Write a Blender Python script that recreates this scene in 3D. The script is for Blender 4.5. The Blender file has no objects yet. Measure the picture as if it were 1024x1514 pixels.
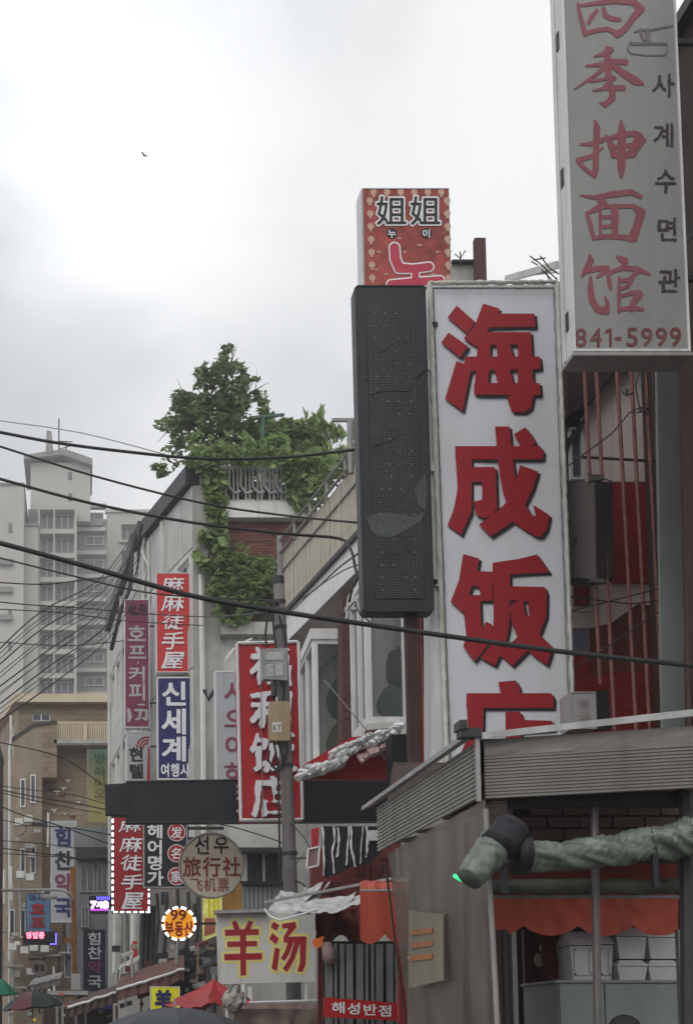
import bpy, math, random
import numpy as np
from mathutils import Vector, noise
random.seed(7)
S = bpy.context.scene
COL = S.collection
R = math.radians

# ------------------------------------------------------------------ camera
F_PX, PX0, PY0, PITCH, EYE = 2000.0, 120.0, 1350.0, R(5.2), 1.6
cd = bpy.data.cameras.new('camera'); cam = bpy.data.objects.new('camera', cd); COL.objects.link(cam)
S.camera = cam
cam.location = (0, 0, EYE); cam.rotation_euler = (R(90) + PITCH, 0, 0)
cd.sensor_fit = 'HORIZONTAL'; cd.sensor_width = 36.0; cd.lens = 36.0 * F_PX / 1024
cd.shift_x = (512 - PX0) / 1024; cd.shift_y = (PY0 - 757) / 1024
cd.clip_start = 0.1; cd.clip_end = 3000

# ------------------------------------------------------------------ sky, sun, exposure
w = bpy.data.worlds.new('World'); S.world = w; w.use_nodes = True
nt = w.node_tree; N = nt.nodes; L = nt.links
bg = N['Background']
sky = N.new('ShaderNodeTexSky'); sky.sky_type = 'NISHITA'; sky.sun_disc = False
sky.sun_elevation = R(42); sky.sun_rotation = R(204); sky.air_density = 1.5; sky.dust_density = 4.0
tc = N.new('ShaderNodeTexCoord')
mp = N.new('ShaderNodeMapping'); mp.inputs['Scale'].default_value = (2.0, 2.0, 3.4); mp.inputs['Location'].default_value = (0.55, 0.1, 0.3)
L.new(tc.outputs['Generated'], mp.inputs[0])
nz = N.new('ShaderNodeTexNoise'); nz.inputs['Scale'].default_value = 1.5; nz.inputs['Detail'].default_value = 5; nz.inputs['Roughness'].default_value = .48
nz.inputs['Distortion'].default_value = .35
L.new(mp.outputs[0], nz.inputs['Vector'])
cr = N.new('ShaderNodeValToRGB')
e = cr.color_ramp.elements
e[0].position = .38; e[0].color = (6.9, 7.1, 7.4, 1)
e[1].position = .62; e[1].color = (10.6, 10.7, 10.8, 1)
m_ = cr.color_ramp.elements.new(.5); m_.color = (8.6, 8.75, 8.95, 1)
L.new(nz.outputs['Fac'], cr.inputs[0])
mx = N.new('ShaderNodeMix'); mx.data_type = 'RGBA'; mx.inputs[0].default_value = .96
# one thin bright break in the cloud at upper left, one darker bank lower down
def lobe(px, py, r0, r1, gain, src):
    a_ = (px-PX0)/F_PX; b_ = (PY0-py)/F_PX; v_ = Vector((a_, math.cos(PITCH)-b_*math.sin(PITCH), math.sin(PITCH)+b_*math.cos(PITCH))).normalized()
    nm = N.new('ShaderNodeVectorMath'); nm.operation = 'NORMALIZE'; L.new(tc.outputs['Generated'], nm.inputs[0])
    dn = N.new('ShaderNodeVectorMath'); dn.operation = 'MULTIPLY_ADD'; L.new(nz.outputs['Color'], dn.inputs[0]); dn.inputs[1].default_value = (.30,.30,.30); L.new(nm.outputs[0], dn.inputs[2])
    dp = N.new('ShaderNodeVectorMath'); dp.operation = 'DISTANCE'; L.new(dn.outputs[0], dp.inputs[0]); dp.inputs[1].default_value = v_+Vector((.15,.15,.15))
    mr = N.new('ShaderNodeMapRange'); mr.interpolation_type = 'SMOOTHSTEP'; mr.inputs['From Min'].default_value = r1; mr.inputs['From Max'].default_value = r0; mr.inputs['To Min'].default_value = 1; mr.inputs['To Max'].default_value = gain
    L.new(dp.outputs['Value'], mr.inputs[0]); vm = N.new('ShaderNodeVectorMath'); vm.operation = 'SCALE'; L.new(src, vm.inputs[0]); L.new(mr.outputs[0], vm.inputs['Scale']); return vm.outputs[0]
_c = lobe(130, 60, .04, .22, 1.35, cr.outputs[0]); _c = lobe(60, 340, .02, .13, .88, _c); _c = lobe(520, 120, .03, .18, .94, _c)
L.new(sky.outputs[0], mx.inputs['A']); L.new(_c, mx.inputs['B'])
L.new(mx.outputs['Result'], bg.inputs['Color']); bg.inputs['Strength'].default_value = 0.10
sl = bpy.data.lights.new('sun', 'SUN'); so = bpy.data.objects.new('sun', sl); COL.objects.link(so)
sl.energy = 1.35; sl.angle = R(50); sl.color = (1, .985, .96)
so.rotation_euler = (R(48), 0, R(-24))
S.view_settings.view_transform = 'Standard'; S.view_settings.look = 'None'
S.view_settings.exposure = 0.08; S.view_settings.gamma = 1; S.view_settings.use_curve_mapping = False

# ------------------------------------------------------------------ helpers
cp, sp = math.cos(PITCH), math.sin(PITCH)
def W(x, y, d):
    a = (x - PX0) / F_PX; b = (PY0 - y) / F_PX
    t = d / (cp - b * sp)
    return Vector((a * t, d, EYE + (sp + b * cp) * t))
def rect(x0, y0, x1, y1, d):
    cx, cy = (x0 + x1) / 2, (y0 + y1) / 2
    return W(x0, cy, d).x, W(x1, cy, d).x, W(cx, y1, d).z, W(cx, y0, d).z

class MB:
    def __init__(s): s.v = []; s.f = []
    def ngon(s, pts):
        n = len(s.v); s.v += [tuple(p) for p in pts]; s.f.append(tuple(range(n, n + len(pts)))); return s
    def box(s, x0, x1, y0, y1, z0, z1):
        n = len(s.v)
        s.v += [(x0,y0,z0),(x1,y0,z0),(x1,y1,z0),(x0,y1,z0),(x0,y0,z1),(x1,y0,z1),(x1,y1,z1),(x0,y1,z1)]
        s.f += [tuple(n+i for i in q) for q in ((0,3,2,1),(4,5,6,7),(0,1,5,4),(1,2,6,5),(2,3,7,6),(3,0,4,7))]; return s
    def prism(s, pts, vec):
        pts = [Vector(p) for p in pts]; vec = Vector(vec); n = len(s.v); k = len(pts)
        s.v += [tuple(p) for p in pts] + [tuple(p + vec) for p in pts]
        s.f.append(tuple(range(n, n + k))); s.f.append(tuple(range(n + 2*k - 1, n + k - 1, -1)))
        for i in range(k):
            j = (i + 1) % k; s.f.append((n + i, n + k + i, n + k + j, n + j))
        return s
    def tube(s, pts, r, n=6, rf=None):
        pts = [Vector(p) for p in pts]; b = len(s.v); m = len(pts)
        for i, p in enumerate(pts):
            t = (pts[min(i+1, m-1)] - pts[max(i-1, 0)]).normalized()
            up = Vector((0,0,1)) if abs(t.z) < .9 else Vector((1,0,0))
            u = t.cross(up).normalized(); v = u.cross(t)
            for k in range(n):
                a = 2*math.pi*k/n; rr = r(i/(m-1)) if callable(r) else r
                if rf: rr *= rf(i/(m-1), a)
                s.v.append(tuple(p + (u*math.cos(a) + v*math.sin(a))*rr))
        for i in range(m-1):
            for k in range(n):
                k2 = (k+1) % n
                s.f.append((b+i*n+k, b+i*n+k2, b+(i+1)*n+k2, b+(i+1)*n+k))
        s.f.append(tuple(b+k for k in range(n-1, -1, -1))); s.f.append(tuple(b+(m-1)*n+k for k in range(n)))
        return s
    def bar(s, a, b, w_, h_=None):
        a, b = Vector(a), Vector(b); t = (b-a).normalized(); h_ = h_ or w_
        up = Vector((0,0,1)) if abs(t.z) < .9 else Vector((0,1,0))
        u = t.cross(up).normalized()*w_/2; v = u.cross(t).normalized()*h_/2
        return s.prism([a-u-v, a+u-v, a+u+v, a-u+v], b-a)
    def grid(s, P, nu, nv):
        b = len(s.v)
        for j in range(nv+1):
            for i in range(nu+1): s.v.append(tuple(P(i/nu, j/nv)))
        for j in range(nv):
            for i in range(nu):
                q = b + j*(nu+1) + i; s.f.append((q, q+1, q+nu+2, q+nu+1))
        return s
    def add(s, o):
        n = len(s.v); s.v += o.v; s.f += [tuple(n+i for i in q) for q in o.f]; return s

ORG = {}
def props(o, label=None, cat=None, group=None, kind=None):
    if label: o['label'] = label
    if cat: o['category'] = cat
    if group: o['group'] = group
    if kind: o['kind'] = kind
    return o
def mesh_of(name, mb, mat, org, smooth=False):
    me = bpy.data.meshes.new(name)
    me.from_pydata([(x-org[0], y-org[1], z-org[2]) for x, y, z in mb.v], [], mb.f)
    me.validate(); me.update()
    if mat: me.materials.append(mat)
    if smooth:
        for p in me.polygons: p.use_smooth = True
    return me
def thing(name, label, cat, org, group=None):
    o = bpy.data.objects.new(name, None); COL.objects.link(o); o.location = org; o.empty_display_size = .2
    ORG[o.name] = Vector(org); return props(o, label, cat, group)
def part(name, mb, mat, parent, label=None, kind=None, smooth=False):
    org = ORG[parent.name]
    o = bpy.data.objects.new(name, mesh_of(name, mb, mat, org, smooth)); COL.objects.link(o); o.parent = parent
    ORG[o.name] = org; return props(o, label, None, None, kind)
def single(name, mb, mat, label=None, cat=None, group=None, kind=None, smooth=False):
    xs, ys, zs = zip(*mb.v); org = ((min(xs)+max(xs))/2, (min(ys)+max(ys))/2, min(zs))
    o = bpy.data.objects.new(name, mesh_of(name, mb, mat, org, smooth)); COL.objects.link(o); o.location = org
    ORG[o.name] = Vector(org); return props(o, label, cat, group, kind)
def setting(name, mb, mat, smooth=False):
    return single(name, mb, mat, kind='structure', smooth=smooth)
def share(o, off, parent):      # a second piece that shares the mesh of o
    c = bpy.data.objects.new(o.name.split('.')[0], o.data); COL.objects.link(c); c.parent = parent
    c.location = off; ORG[c.name] = ORG[parent.name]; return c

# ------------------------------------------------------------------ materials
MATS = {}
def M(name, col, rough=.7, var=.18, scale=3.0, grime=.35, gcol=(.035,.03,.027), metal=0, bump=.15, bscale=40, spec=.3, island=0, emit=None, es=1, brick=None, streak=True):
    if name in MATS: return MATS[name]
    m = bpy.data.materials.new(name); m.use_nodes = True; MATS[name] = m
    n = m.node_tree.nodes; l = m.node_tree.links; p = n['Principled BSDF']
    p.inputs['Roughness'].default_value = rough; p.inputs['Metallic'].default_value = metal
    p.inputs['Specular IOR Level'].default_value = spec
    t = n.new('ShaderNodeTexCoord')
    def nz_(sc, scale3=(1,1,1), det=5, ro=.6):
        mpg = n.new('ShaderNodeMapping'); mpg.inputs['Scale'].default_value = scale3; l.new(t.outputs['Object'], mpg.inputs[0])
        z = n.new('ShaderNodeTexNoise'); z.inputs['Scale'].default_value = sc; z.inputs['Detail'].default_value = det; z.inputs['Roughness'].default_value = ro
        l.new(mpg.outputs[0], z.inputs['Vector']); return z
    def mixc(fac, a, b, bt='MIX'):
        x = n.new('ShaderNodeMix'); x.data_type = 'RGBA'; x.blend_type = bt
        if isinstance(fac, float): x.inputs[0].default_value = fac
        else: l.new(fac, x.inputs[0])
        for s_, c in (('A', a), ('B', b)):
            if isinstance(c, tuple): x.inputs[s_].default_value = (*c, 1)
            else: l.new(c, x.inputs[s_])
        return x.outputs['Result']
    def ramp(o, a, b):
        x = n.new('ShaderNodeMapRange'); x.inputs['From Min'].default_value = a; x.inputs['From Max'].default_value = b
        l.new(o, x.inputs[0]); return x.outputs[0]
    lo = tuple(max(0, c*(1-var)) for c in col); hi = tuple(min(1, c*(1+var)) for c in col)
    c = mixc(ramp(nz_(scale).outputs['Fac'], .3, .7), lo, hi)
    if brick:
        bw, bh, mort = brick
        mpg = n.new('ShaderNodeMapping'); mpg.inputs['Rotation'].default_value = (R(90), 0, 0)
        l.new(t.outputs['Object'], mpg.inputs[0])
        cx = n.new('ShaderNodeSeparateXYZ'); l.new(t.outputs['Object'], cx.inputs[0])
        ad = n.new('ShaderNodeMath'); l.new(cx.outputs[0], ad.inputs[0]); l.new(cx.outputs[1], ad.inputs[1])
        cb = n.new('ShaderNodeCombineXYZ'); l.new(ad.outputs[0], cb.inputs[0]); l.new(cx.outputs[2], cb.inputs[1])
        b = n.new('ShaderNodeTexBrick'); l.new(cb.outputs[0], b.inputs['Vector'])
        b.inputs['Scale'].default_value = 1; b.inputs['Brick Width'].default_value = bw; b.inputs['Row Height'].default_value = bh
        b.inputs['Mortar Size'].default_value = bh*.09
        b.inputs['Color1'].default_value = (*lo, 1); b.inputs['Color2'].default_value = (*hi, 1); b.inputs['Mortar'].default_value = (*mort, 1)
        c = mixc(.75, c, b.outputs['Color'])
    if island:
        g = n.new('ShaderNodeNewGeometry')
        x = n.new('ShaderNodeMapRange'); x.inputs['To Min'].default_value = 1-island; x.inputs['To Max'].default_value = 1+island
        l.new(g.outputs['Random Per Island'], x.inputs[0])
        cc = n.new('ShaderNodeVectorMath'); cc.operation = 'SCALE'; l.new(c, cc.inputs[0]); l.new(x.outputs[0], cc.inputs['Scale']); c = cc.outputs[0]
    if grime:
        a = nz_(scale*1.7, (1,1,.16) if streak else (1,1,1), 6, .65)
        fac = n.new('ShaderNodeMath'); fac.operation = 'MULTIPLY'; fac.inputs[1].default_value = grime
        l.new(ramp(a.outputs['Fac'], .48, .78), fac.inputs[0]); c = mixc(fac.outputs[0], c, gcol)
    l.new(c, p.inputs['Base Color'])
    if bump:
        z = nz_(bscale, det=4); bp = n.new('ShaderNodeBump'); bp.inputs['Strength'].default_value = bump; bp.inputs['Distance'].default_value = .02
        l.new(z.outputs['Fac'], bp.inputs['Height']); l.new(bp.outputs[0], p.inputs['Normal'])
        rr = n.new('ShaderNodeMapRange'); rr.inputs['To Min'].default_value = max(.05, rough-.15); rr.inputs['To Max'].default_value = min(1, rough+.15)
        l.new(nz_(scale*2).outputs['Fac'], rr.inputs[0]); l.new(rr.outputs[0], p.inputs['Roughness'])
    if emit:
        p.inputs['Emission Color'].default_value = (*emit, 1); p.inputs['Emission Strength'].default_value = es
    return m
def glass(name, col=(.05,.06,.065), rough=.08):
    if name in MATS: return MATS[name]
    m = M(name, col, rough, .3, 1.2, .25, bump=0, spec=.6); return m

m_sign_white = M('white acrylic sign face', (.60,.605,.64), .35, .04, 1.2, .30, gcol=(.3,.29,.29), bump=.03, bscale=6)
m_sign_old = M('aged beige acrylic face', (.26,.26,.25), .4, .08, 1.1, .6, gcol=(.17,.165,.17), bump=.06, bscale=3)
m_alu = M('white painted aluminium', (.62,.63,.62), .4, .08, 2, .4, bump=.05)
m_alu_dark = M('weathered aluminium', (.30,.29,.28), .5, .12, 4, .4, metal=.3)
m_dark_metal = M('dark painted metal', (.035,.035,.038), .5, .2, 4, .2, bump=.1)
m_black = M('black weathered sheet', (.012,.013,.017), .55, .25, 2, .3, gcol=(.03,.03,.034), bump=.2, bscale=6)
m_red_char = M('red vinyl lettering', (.29,.010,.017), .45, .06, 4, .12, bump=0)
m_black_char = M('black lettering', (.012,.010,.012), .5, .1, 3, 0, bump=0)
m_white_char = M('white lettering', (.66,.66,.68), .45, .05, 3, .1, bump=0)
m_faded_red = M('faded red brush lettering', (.225,.065,.08), .5, .12, 5, .2, gcol=(.3,.2,.2), bump=0)
m_red_face = M('red acrylic sign face', (.36,.012,.018), .4, .08, 1.5, .2, bump=.05)
m_red_face2 = M('bright red sign face', (.50,.022,.026), .4, .06, 1.5, .12, bump=.05)
m_maroon = M('maroon plum sign face', (.19,.028,.072), .45, .1, 2, .25, bump=.05)
m_blue = M('navy sign face', (.010,.013,.10), .4, .1, 2, .15, bump=.05)
m_grey_face = M('grey sign face', (.36,.37,.39), .45, .05, 2, .25, bump=.05)
m_concrete = M('aged concrete', (.37,.36,.335), .85, .15, 1.5, .5, bump=.3)
m_panel = M('pale stone cladding', (.50,.50,.475), .6, .10, 1.2, .35, bump=.1)
m_dirty_white = M('dirty white paint', (.6,.6,.57), .6, .1, 2, .35)
m_white_frame = M('white window frame', (.70,.71,.70), .45, .06, 3, .28, bump=.05)
m_glass = glass('dark window glass')
m_glass_green = glass('greenish window glass', (.07,.10,.095), .12)
_n = m_glass_green.node_tree.nodes; _l = m_glass_green.node_tree.links; _t = _n.new('ShaderNodeBsdfTransparent'); _x = _n.new('ShaderNodeMixShader'); _x.inputs[0].default_value = .45
_l.new(_t.outputs[0], _x.inputs[1]); _l.new(_n['Principled BSDF'].outputs[0], _x.inputs[2]); _l.new(_x.outputs[0], [q for q in _n if q.type == 'OUTPUT_MATERIAL'][0].inputs[0])
m_brown_brick = M('brown brick', (.13,.06,.05), .85, .3, 2, .3, brick=(.24,.08,(.10,.085,.08)))
m_tan_brick = M('tan stacked brick', (.235,.175,.12), .85, .3, 1.2, .25, brick=(.9,.22,(.17,.125,.085)), bump=.4, bscale=12)
m_tan = M('tan render', (.28,.222,.16), .8, .12, 1, .35)
m_cream = M('cream coping', (.52,.44,.32), .7, .1, 1, .3)
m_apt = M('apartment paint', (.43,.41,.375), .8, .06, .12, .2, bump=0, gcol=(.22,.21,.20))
m_apt_dark = M('apartment grey paint and shade', (.23,.225,.215), .8, .06, .12, .2, bump=0)  # grey trim; on the recessed wall the darker tone is painted shade
m_apt_glass = glass('apartment glass', (.085,.088,.09), .3)
m_rust = M('rusty rod', (.24,.10,.085), .7, .3, 8, .4)
m_redclad = M('dark red polished cladding', (.27,.018,.022), .3, .12, 1, .3, bump=.03, spec=.5)
m_pink_reflect = M('painted pale pink reflection', (.72,.60,.58), .4, .06, 1, .3, bump=.03)  # plain colour for the street reflected in the red cladding, as is the next
m_brown_reflect = M('painted brown red reflection', (.16,.045,.038), .35, .15, 1, .3, bump=.03)
m_pilaster = M('grey green pilaster paint', (.20,.22,.205), .6, .08, 2, .3)
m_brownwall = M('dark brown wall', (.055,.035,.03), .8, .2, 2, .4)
m_corr_front = M('brown grey corrugated metal', (.17,.153,.138), .5, .15, 2, .45, bump=.1)
m_corr = M('corrugated weathered metal', (.27,.262,.24), .45, .12, 3, .4, metal=.1, bump=.1)
m_orange = M('orange red tarpaulin', (.40,.066,.036), .6, .15, 3, .45, gcol=(.07,.02,.015))
m_dkred = M('dark red cloth', (.10,.014,.012), .7, .2, 3, .4)
m_tarp = M('green grey tarpaulin', (.115,.135,.112), .33, .3, 9, .85, gcol=(.02,.024,.02), bump=.7, bscale=9, spec=.5)
m_foam = M('styrofoam', (.55,.56,.55), .8, .06, 4, .2)
m_crate = M('grey green plastic', (.22,.25,.23), .5, .08, 2, .25)
m_leaf = M('leaf green', (.235,.32,.13), .5, .25, .8, 0, bump=0, island=.55)
m_leaf2 = M('dark leaf green', (.21,.26,.135), .5, .3, .8, 0, bump=0, island=.5)
for _m in (m_leaf, m_leaf2):      # thin leaves let some light through
    _n = _m.node_tree.nodes; _l = _m.node_tree.links; _p = _n['Principled BSDF']; _t = _n.new('ShaderNodeBsdfTranslucent'); _x = _n.new('ShaderNodeMixShader'); _x.inputs[0].default_value = .45
    _l.new(_p.inputs['Base Color'].links[0].from_socket, _t.inputs[0]); _o = [q for q in _n if q.type == 'OUTPUT_MATERIAL'][0]
    _l.new(_p.outputs[0], _x.inputs[1]); _l.new(_t.outputs[0], _x.inputs[2]); _l.new(_x.outputs[0], _o.inputs[0])
m_bark = M('bark', (.07,.05,.035), .9, .3, 4, .2)
m_cable = M('black cable sheath', (.02,.019,.02), .5, .2, 3, .1, bump=0)
m_polec = M('concrete pole', (.15,.14,.135), .85, .15, 2.5, .4)
m_asphalt = M('wet asphalt', (.05,.05,.052), .45, .2, 1, .3, bump=.3, streak=False)
m_paving = M('pavement concrete', (.2,.19,.18), .7, .15, 1, .3, streak=False)
m_yellow = M('yellow paint', (.62,.45,.03), .5, .08, 3, .15)
m_yellow_line = M('yellow outline vinyl', (.75,.70,.02), .5, .05, 3, .1, bump=0)
m_rail = M('galvanised rail', (.24,.24,.23), .5, .15, 5, .3, metal=.3)

# ------------------------------------------------------------------ lettering: signed distance glyphs, marched to flat meshes
GL = {}
def contour(ch):
    c = bpy.data.curves.new('t', 'FONT'); c.body = ch; c.size = 1; c.resolution_u = 3; c.fill_mode = 'NONE' if hasattr(c, 'fill_mode') else c.fill_mode
    o = bpy.data.objects.new('t', c); COL.objects.link(o)
    me = bpy.data.meshes.new_from_object(o.evaluated_get(bpy.context.evaluated_depsgraph_get()))
    v = np.array([p.co[:2] for p in me.vertices]); ed = [tuple(x.vertices) for x in me.edges]
    bpy.data.objects.remove(o); bpy.data.curves.remove(c); bpy.data.meshes.remove(me)
    return np.array([[v[a], v[b]] for a, b in ed])
def seg_dist(P, segs):
    D = np.full(len(P), 1e9)
    for i in range(0, len(segs), 64):
        a = segs[i:i+64, 0][None]; b = segs[i:i+64, 1][None]; ab = b-a
        t = np.clip(((P[:, None]-a)*ab).sum(2) / np.maximum((ab*ab).sum(2), 1e-12), 0, 1)
        D = np.minimum(D, np.linalg.norm(P[:, None]-a-ab*t[..., None], axis=2).min(1))
    return D
def parity(P, segs):
    c = np.zeros(len(P), int)
    for a, b in segs:
        m = (a[1] > P[:, 1]) != (b[1] > P[:, 1])
        if m.any():
            xi = a[0] + (P[m, 1]-a[1])*(b[0]-a[0])/(b[1]-a[1]); c[m] += xi > P[m, 0]
    return c % 2 == 1
def glyph(ch, n=52):
    if ch in GL: return GL[ch]
    s = contour(ch); lo = s.min((0, 1)); hi = s.max((0, 1)); pad = .10
    h = max(hi-lo)/n; xs = np.arange(lo[0]-pad, hi[0]+pad+h, h); ys = np.arange(lo[1]-pad, hi[1]+pad+h, h)
    P = np.array([(x, y) for y in ys for x in xs]); D = seg_dist(P, s); D[parity(P, s)] *= -1
    GL[ch] = (xs, ys, D.reshape(len(ys), len(xs)), lo, hi); return GL[ch]
def march(xs, ys, D, iso=0):
    """filled polygons and outline segments where D < iso"""
    V = iso - D; ins = V > 0; polys = []; outl = []
    for j in range(len(ys)-1):
        i = 0
        while i < len(xs)-1:
            k = (ins[j, i], ins[j, i+1], ins[j+1, i+1], ins[j+1, i])
            if all(k):
                i0 = i
                while i < len(xs)-1 and ins[j, i] and ins[j, i+1] and ins[j+1, i+1] and ins[j+1, i]: i += 1
                polys.append([(xs[i0], ys[j]), (xs[i], ys[j]), (xs[i], ys[j+1]), (xs[i0], ys[j+1])]); continue
            if any(k):
                cs = [(xs[i], ys[j], V[j, i]), (xs[i+1], ys[j], V[j, i+1]), (xs[i+1], ys[j+1], V[j+1, i+1]), (xs[i], ys[j+1], V[j+1, i])]
                pl = []; fl = []
                for q in range(4):
                    a = cs[q]; b = cs[(q+1) % 4]
                    if a[2] > 0: pl.append(a[:2]); fl.append(0)
                    if (a[2] > 0) != (b[2] > 0):
                        t = a[2]/(a[2]-b[2]); pl.append((a[0]+(b[0]-a[0])*t, a[1]+(b[1]-a[1])*t)); fl.append(1 if a[2] > 0 else 2)
                if len(pl) > 2:
                    polys.append(pl)
                    for q in range(len(pl)):
                        if fl[q] == 1 and fl[(q+1) % len(pl)] == 2: outl.append((pl[q], pl[(q+1) % len(pl)]))
            i += 1
    return polys, outl
def emit_march(mb, polys, outl, f, d, ext):
    for pl in polys: mb.ngon([W(*f(*p), d) for p in pl])
    if ext:
        for a, b in outl:
            A, B = W(*f(*a), d), W(*f(*b), d); e_ = Vector((0, ext, 0)); mb.ngon([B, A, A+e_, B+e_])
def put_char(mb, ch, x0, y0, x1, y1, d, grow=.02, ext=0, fit='em', brush=0, seed=0, shear=0):
    if ch == ' ': return
    xs, ys, D, lo, hi = glyph(ch)
    if brush:
        nn = np.array([[noise.noise(Vector((x*3.1, y*3.1, seed*7.3+1))) + .5*noise.noise(Vector((x*8, y*8, seed))) for x in xs] for y in ys])
        D = D - brush*nn
    if fit == 'em':
        if ord(ch) < 0x2000: w_ = hi[0]-lo[0]; ex0, ex1, ey0, ey1 = lo[0]-w_*.05, hi[0]+w_*.05, 0, .72
        else: ex0, ex1, ey0, ey1 = min(lo[0], 0.0), max(hi[0], .0)+0, -.1, .9
        if ord(ch) >= 0x2000:
            wd = 1.0 if hi[0] > .93 or (lo[0] < .1 and ord(ch) < 0xac00) else .92
            ex0, ex1 = 0, wd
    else: ex0, ex1, ey0, ey1 = lo[0], hi[0], lo[1], hi[1]
    def f(x, y):
        u = (x-ex0)/(ex1-ex0); v = (y-ey0)/(ey1-ey0)
        return x0+(x1-x0)*u + shear*(v-.5)*(x1-x0), y1-(y1-y0)*v
    p, o = march(xs, ys, D, grow); emit_march(mb, p, o, f, d, ext)
def vtext(parent, s, x0, x1, y0, y1, d, mat, grow=.02, lean=0, each=False, name='lettering', gap=.04, **kw):
    n = len(s); h = (y1-y0)/n; mb = MB()
    for i, ch in enumerate(s):
        o = lean*((i+.5)/n-.5)
        if each: mb = MB()
        put_char(mb, ch, x0+o, y0+i*h+h*gap, x1+o, y0+(i+1)*h-h*gap, d, grow, seed=i, **kw)
        if each and mb.v: part('character', mb, mat, parent)
    if not each: part(name, mb, mat, parent)
def htext(parent, s, x0, x1, y0, y1, d, mat, grow=.02, name='lettering', slope=0, **kw):
    n = len(s); w_ = (x1-x0)/n; mb = MB()
    for i, ch in enumerate(s): put_char(mb, ch, x0+i*w_+w_*.03, y0+slope*i, x0+(i+1)*w_-w_*.03, y1+slope*i, d, grow, seed=i, **kw)
    return part(name, mb, mat, parent)
def strokes(shapes, conv, step=1.0, pad=4):
    """union of polygons ('p', pts) and tapered strokes ('s', (u,v,halfwidth)...), traced in a local frame"""
    sh = []
    for k, pts in shapes:
        q = [(*conv(a[0], a[1]),) + ((a[2]*conv.k,) if k == 's' else ()) for a in pts]; sh.append((k, q))
    allp = np.array([a[:2] for _, q in sh for a in q]); lo = allp.min(0)-pad-6; hi = allp.max(0)+pad+6
    xs = np.arange(lo[0], hi[0], step); ys = np.arange(lo[1], hi[1], step)
    P = np.array([(x, y) for y in ys for x in xs]); D = np.full(len(P), 1e9)
    for k, q in sh:
        if k == 'p':
            a = np.array(q); s = np.stack([a, np.roll(a, -1, 0)], 1); dd = seg_dist(P, s); dd[parity(P, s)] *= -1
        else:
            dd = np.full(len(P), 1e9)
            for a, b in zip(q, q[1:]):
                A = np.array(a[:2]); B = np.array(b[:2]); ab = B-A
                t = np.clip(((P-A)@ab)/max(ab@ab, 1e-9), 0, 1)
                dd = np.minimum(dd, np.linalg.norm(P-A-t[:, None]*ab, axis=1)-(a[2]+(b[2]-a[2])*t))
        D = np.minimum(D, dd)
    return xs, ys, D.reshape(len(ys), len(xs))
def put_strokes(shapes, conv, d, mats, parent, step=1.0):
    """mats: list of (material, iso, dx, dy, dd, part name)"""
    xs, ys, D = strokes(shapes, conv, step)
    for mat, iso, dx, dy, dd, nm in mats:
        p, o = march(xs, ys, D, iso); mb = MB(); emit_march(mb, p, [], lambda x, y: (x+dx, y+dy), d+dd, 0); part(nm, mb, mat, parent)
class Conv:
    def __init__(s, x0, y0, z): s.x0, s.y0, s.z, s.k = x0, y0, z, 1/z
    def __call__(s, u, v): return s.x0+u/s.z, s.y0+v/s.z

def signbox(name, label, cat, x0, y0, x1, y1, d, t, face, frame, fw=3, group=None, bracket=None, cab=None):
    X0, X1, Z0, Z1 = rect(x0, y0, x1, y1, d); k = d/F_PX; f = fw*k
    o = thing(name, label, cat, ((X0+X1)/2, d+t/2, Z0), group)
    part('cabinet', MB().box(X0+.002, X1-.002, d+.02, d+t, Z0+.002, Z1-.002), cab or frame, o)
    part('face_panel', MB().box(X0+f, X1-f, d+.004, d+.018, Z0+f, Z1-f), face, o)
    fr = MB().box(X0, X0+f, d-.006, d+.03, Z0, Z1).box(X1-f, X1, d-.006, d+.03, Z0, Z1).box(X0+f, X1-f, d-.006, d+.03, Z1-f, Z1).box(X0+f, X1-f, d-.006, d+.03, Z0, Z0+f)
    part('frame', fr, frame, o)
    if bracket:
        for q in (.2, .8):
            z = Z0+(Z1-Z0)*q
            part('bracket', MB().bar((X1, d+t/2, z), (X1+bracket, d+t/2, z), .05), m_dark_metal, o)
    return o
def facade_mb(O, U, Wd, H, holes, dep):
    O = Vector(O); U = Vector(U).normalized(); Z = Vector((0,0,1)); Nn = U.cross(Z); mb = MB()
    us = sorted({0, Wd, *[h[0] for h in holes], *[h[2] for h in holes]}); vs = sorted({0, H, *[h[1] for h in holes], *[h[3] for h in holes]})
    P = lambda u, v, n=0: O+U*u+Z*v-Nn*n
    for a, b in zip(us, us[1:]):
        for c, e_ in zip(vs, vs[1:]):
            if not any(h[0] <= a and b <= h[2] and h[1] <= c and e_ <= h[3] for h in holes):
                mb.ngon([P(a,c), P(b,c), P(b,e_), P(a,e_)])
    for a, c, b, e_ in holes:
        for p, q in (((a,c),(b,c)), ((b,c),(b,e_)), ((b,e_),(a,e_)), ((a,e_),(a,c))):
            mb.ngon([P(*p), P(*q), P(*q, dep), P(*p, dep)])
    return mb, P
def obar(mb, P, u0, v0, u1, v1, n0, n1):
    return mb.prism([P(u0,v0,n1), P(u1,v0,n1), P(u1,v1,n1), P(u0,v1,n1)], P(u0,v0,n0)-P(u0,v0,n1))
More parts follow.
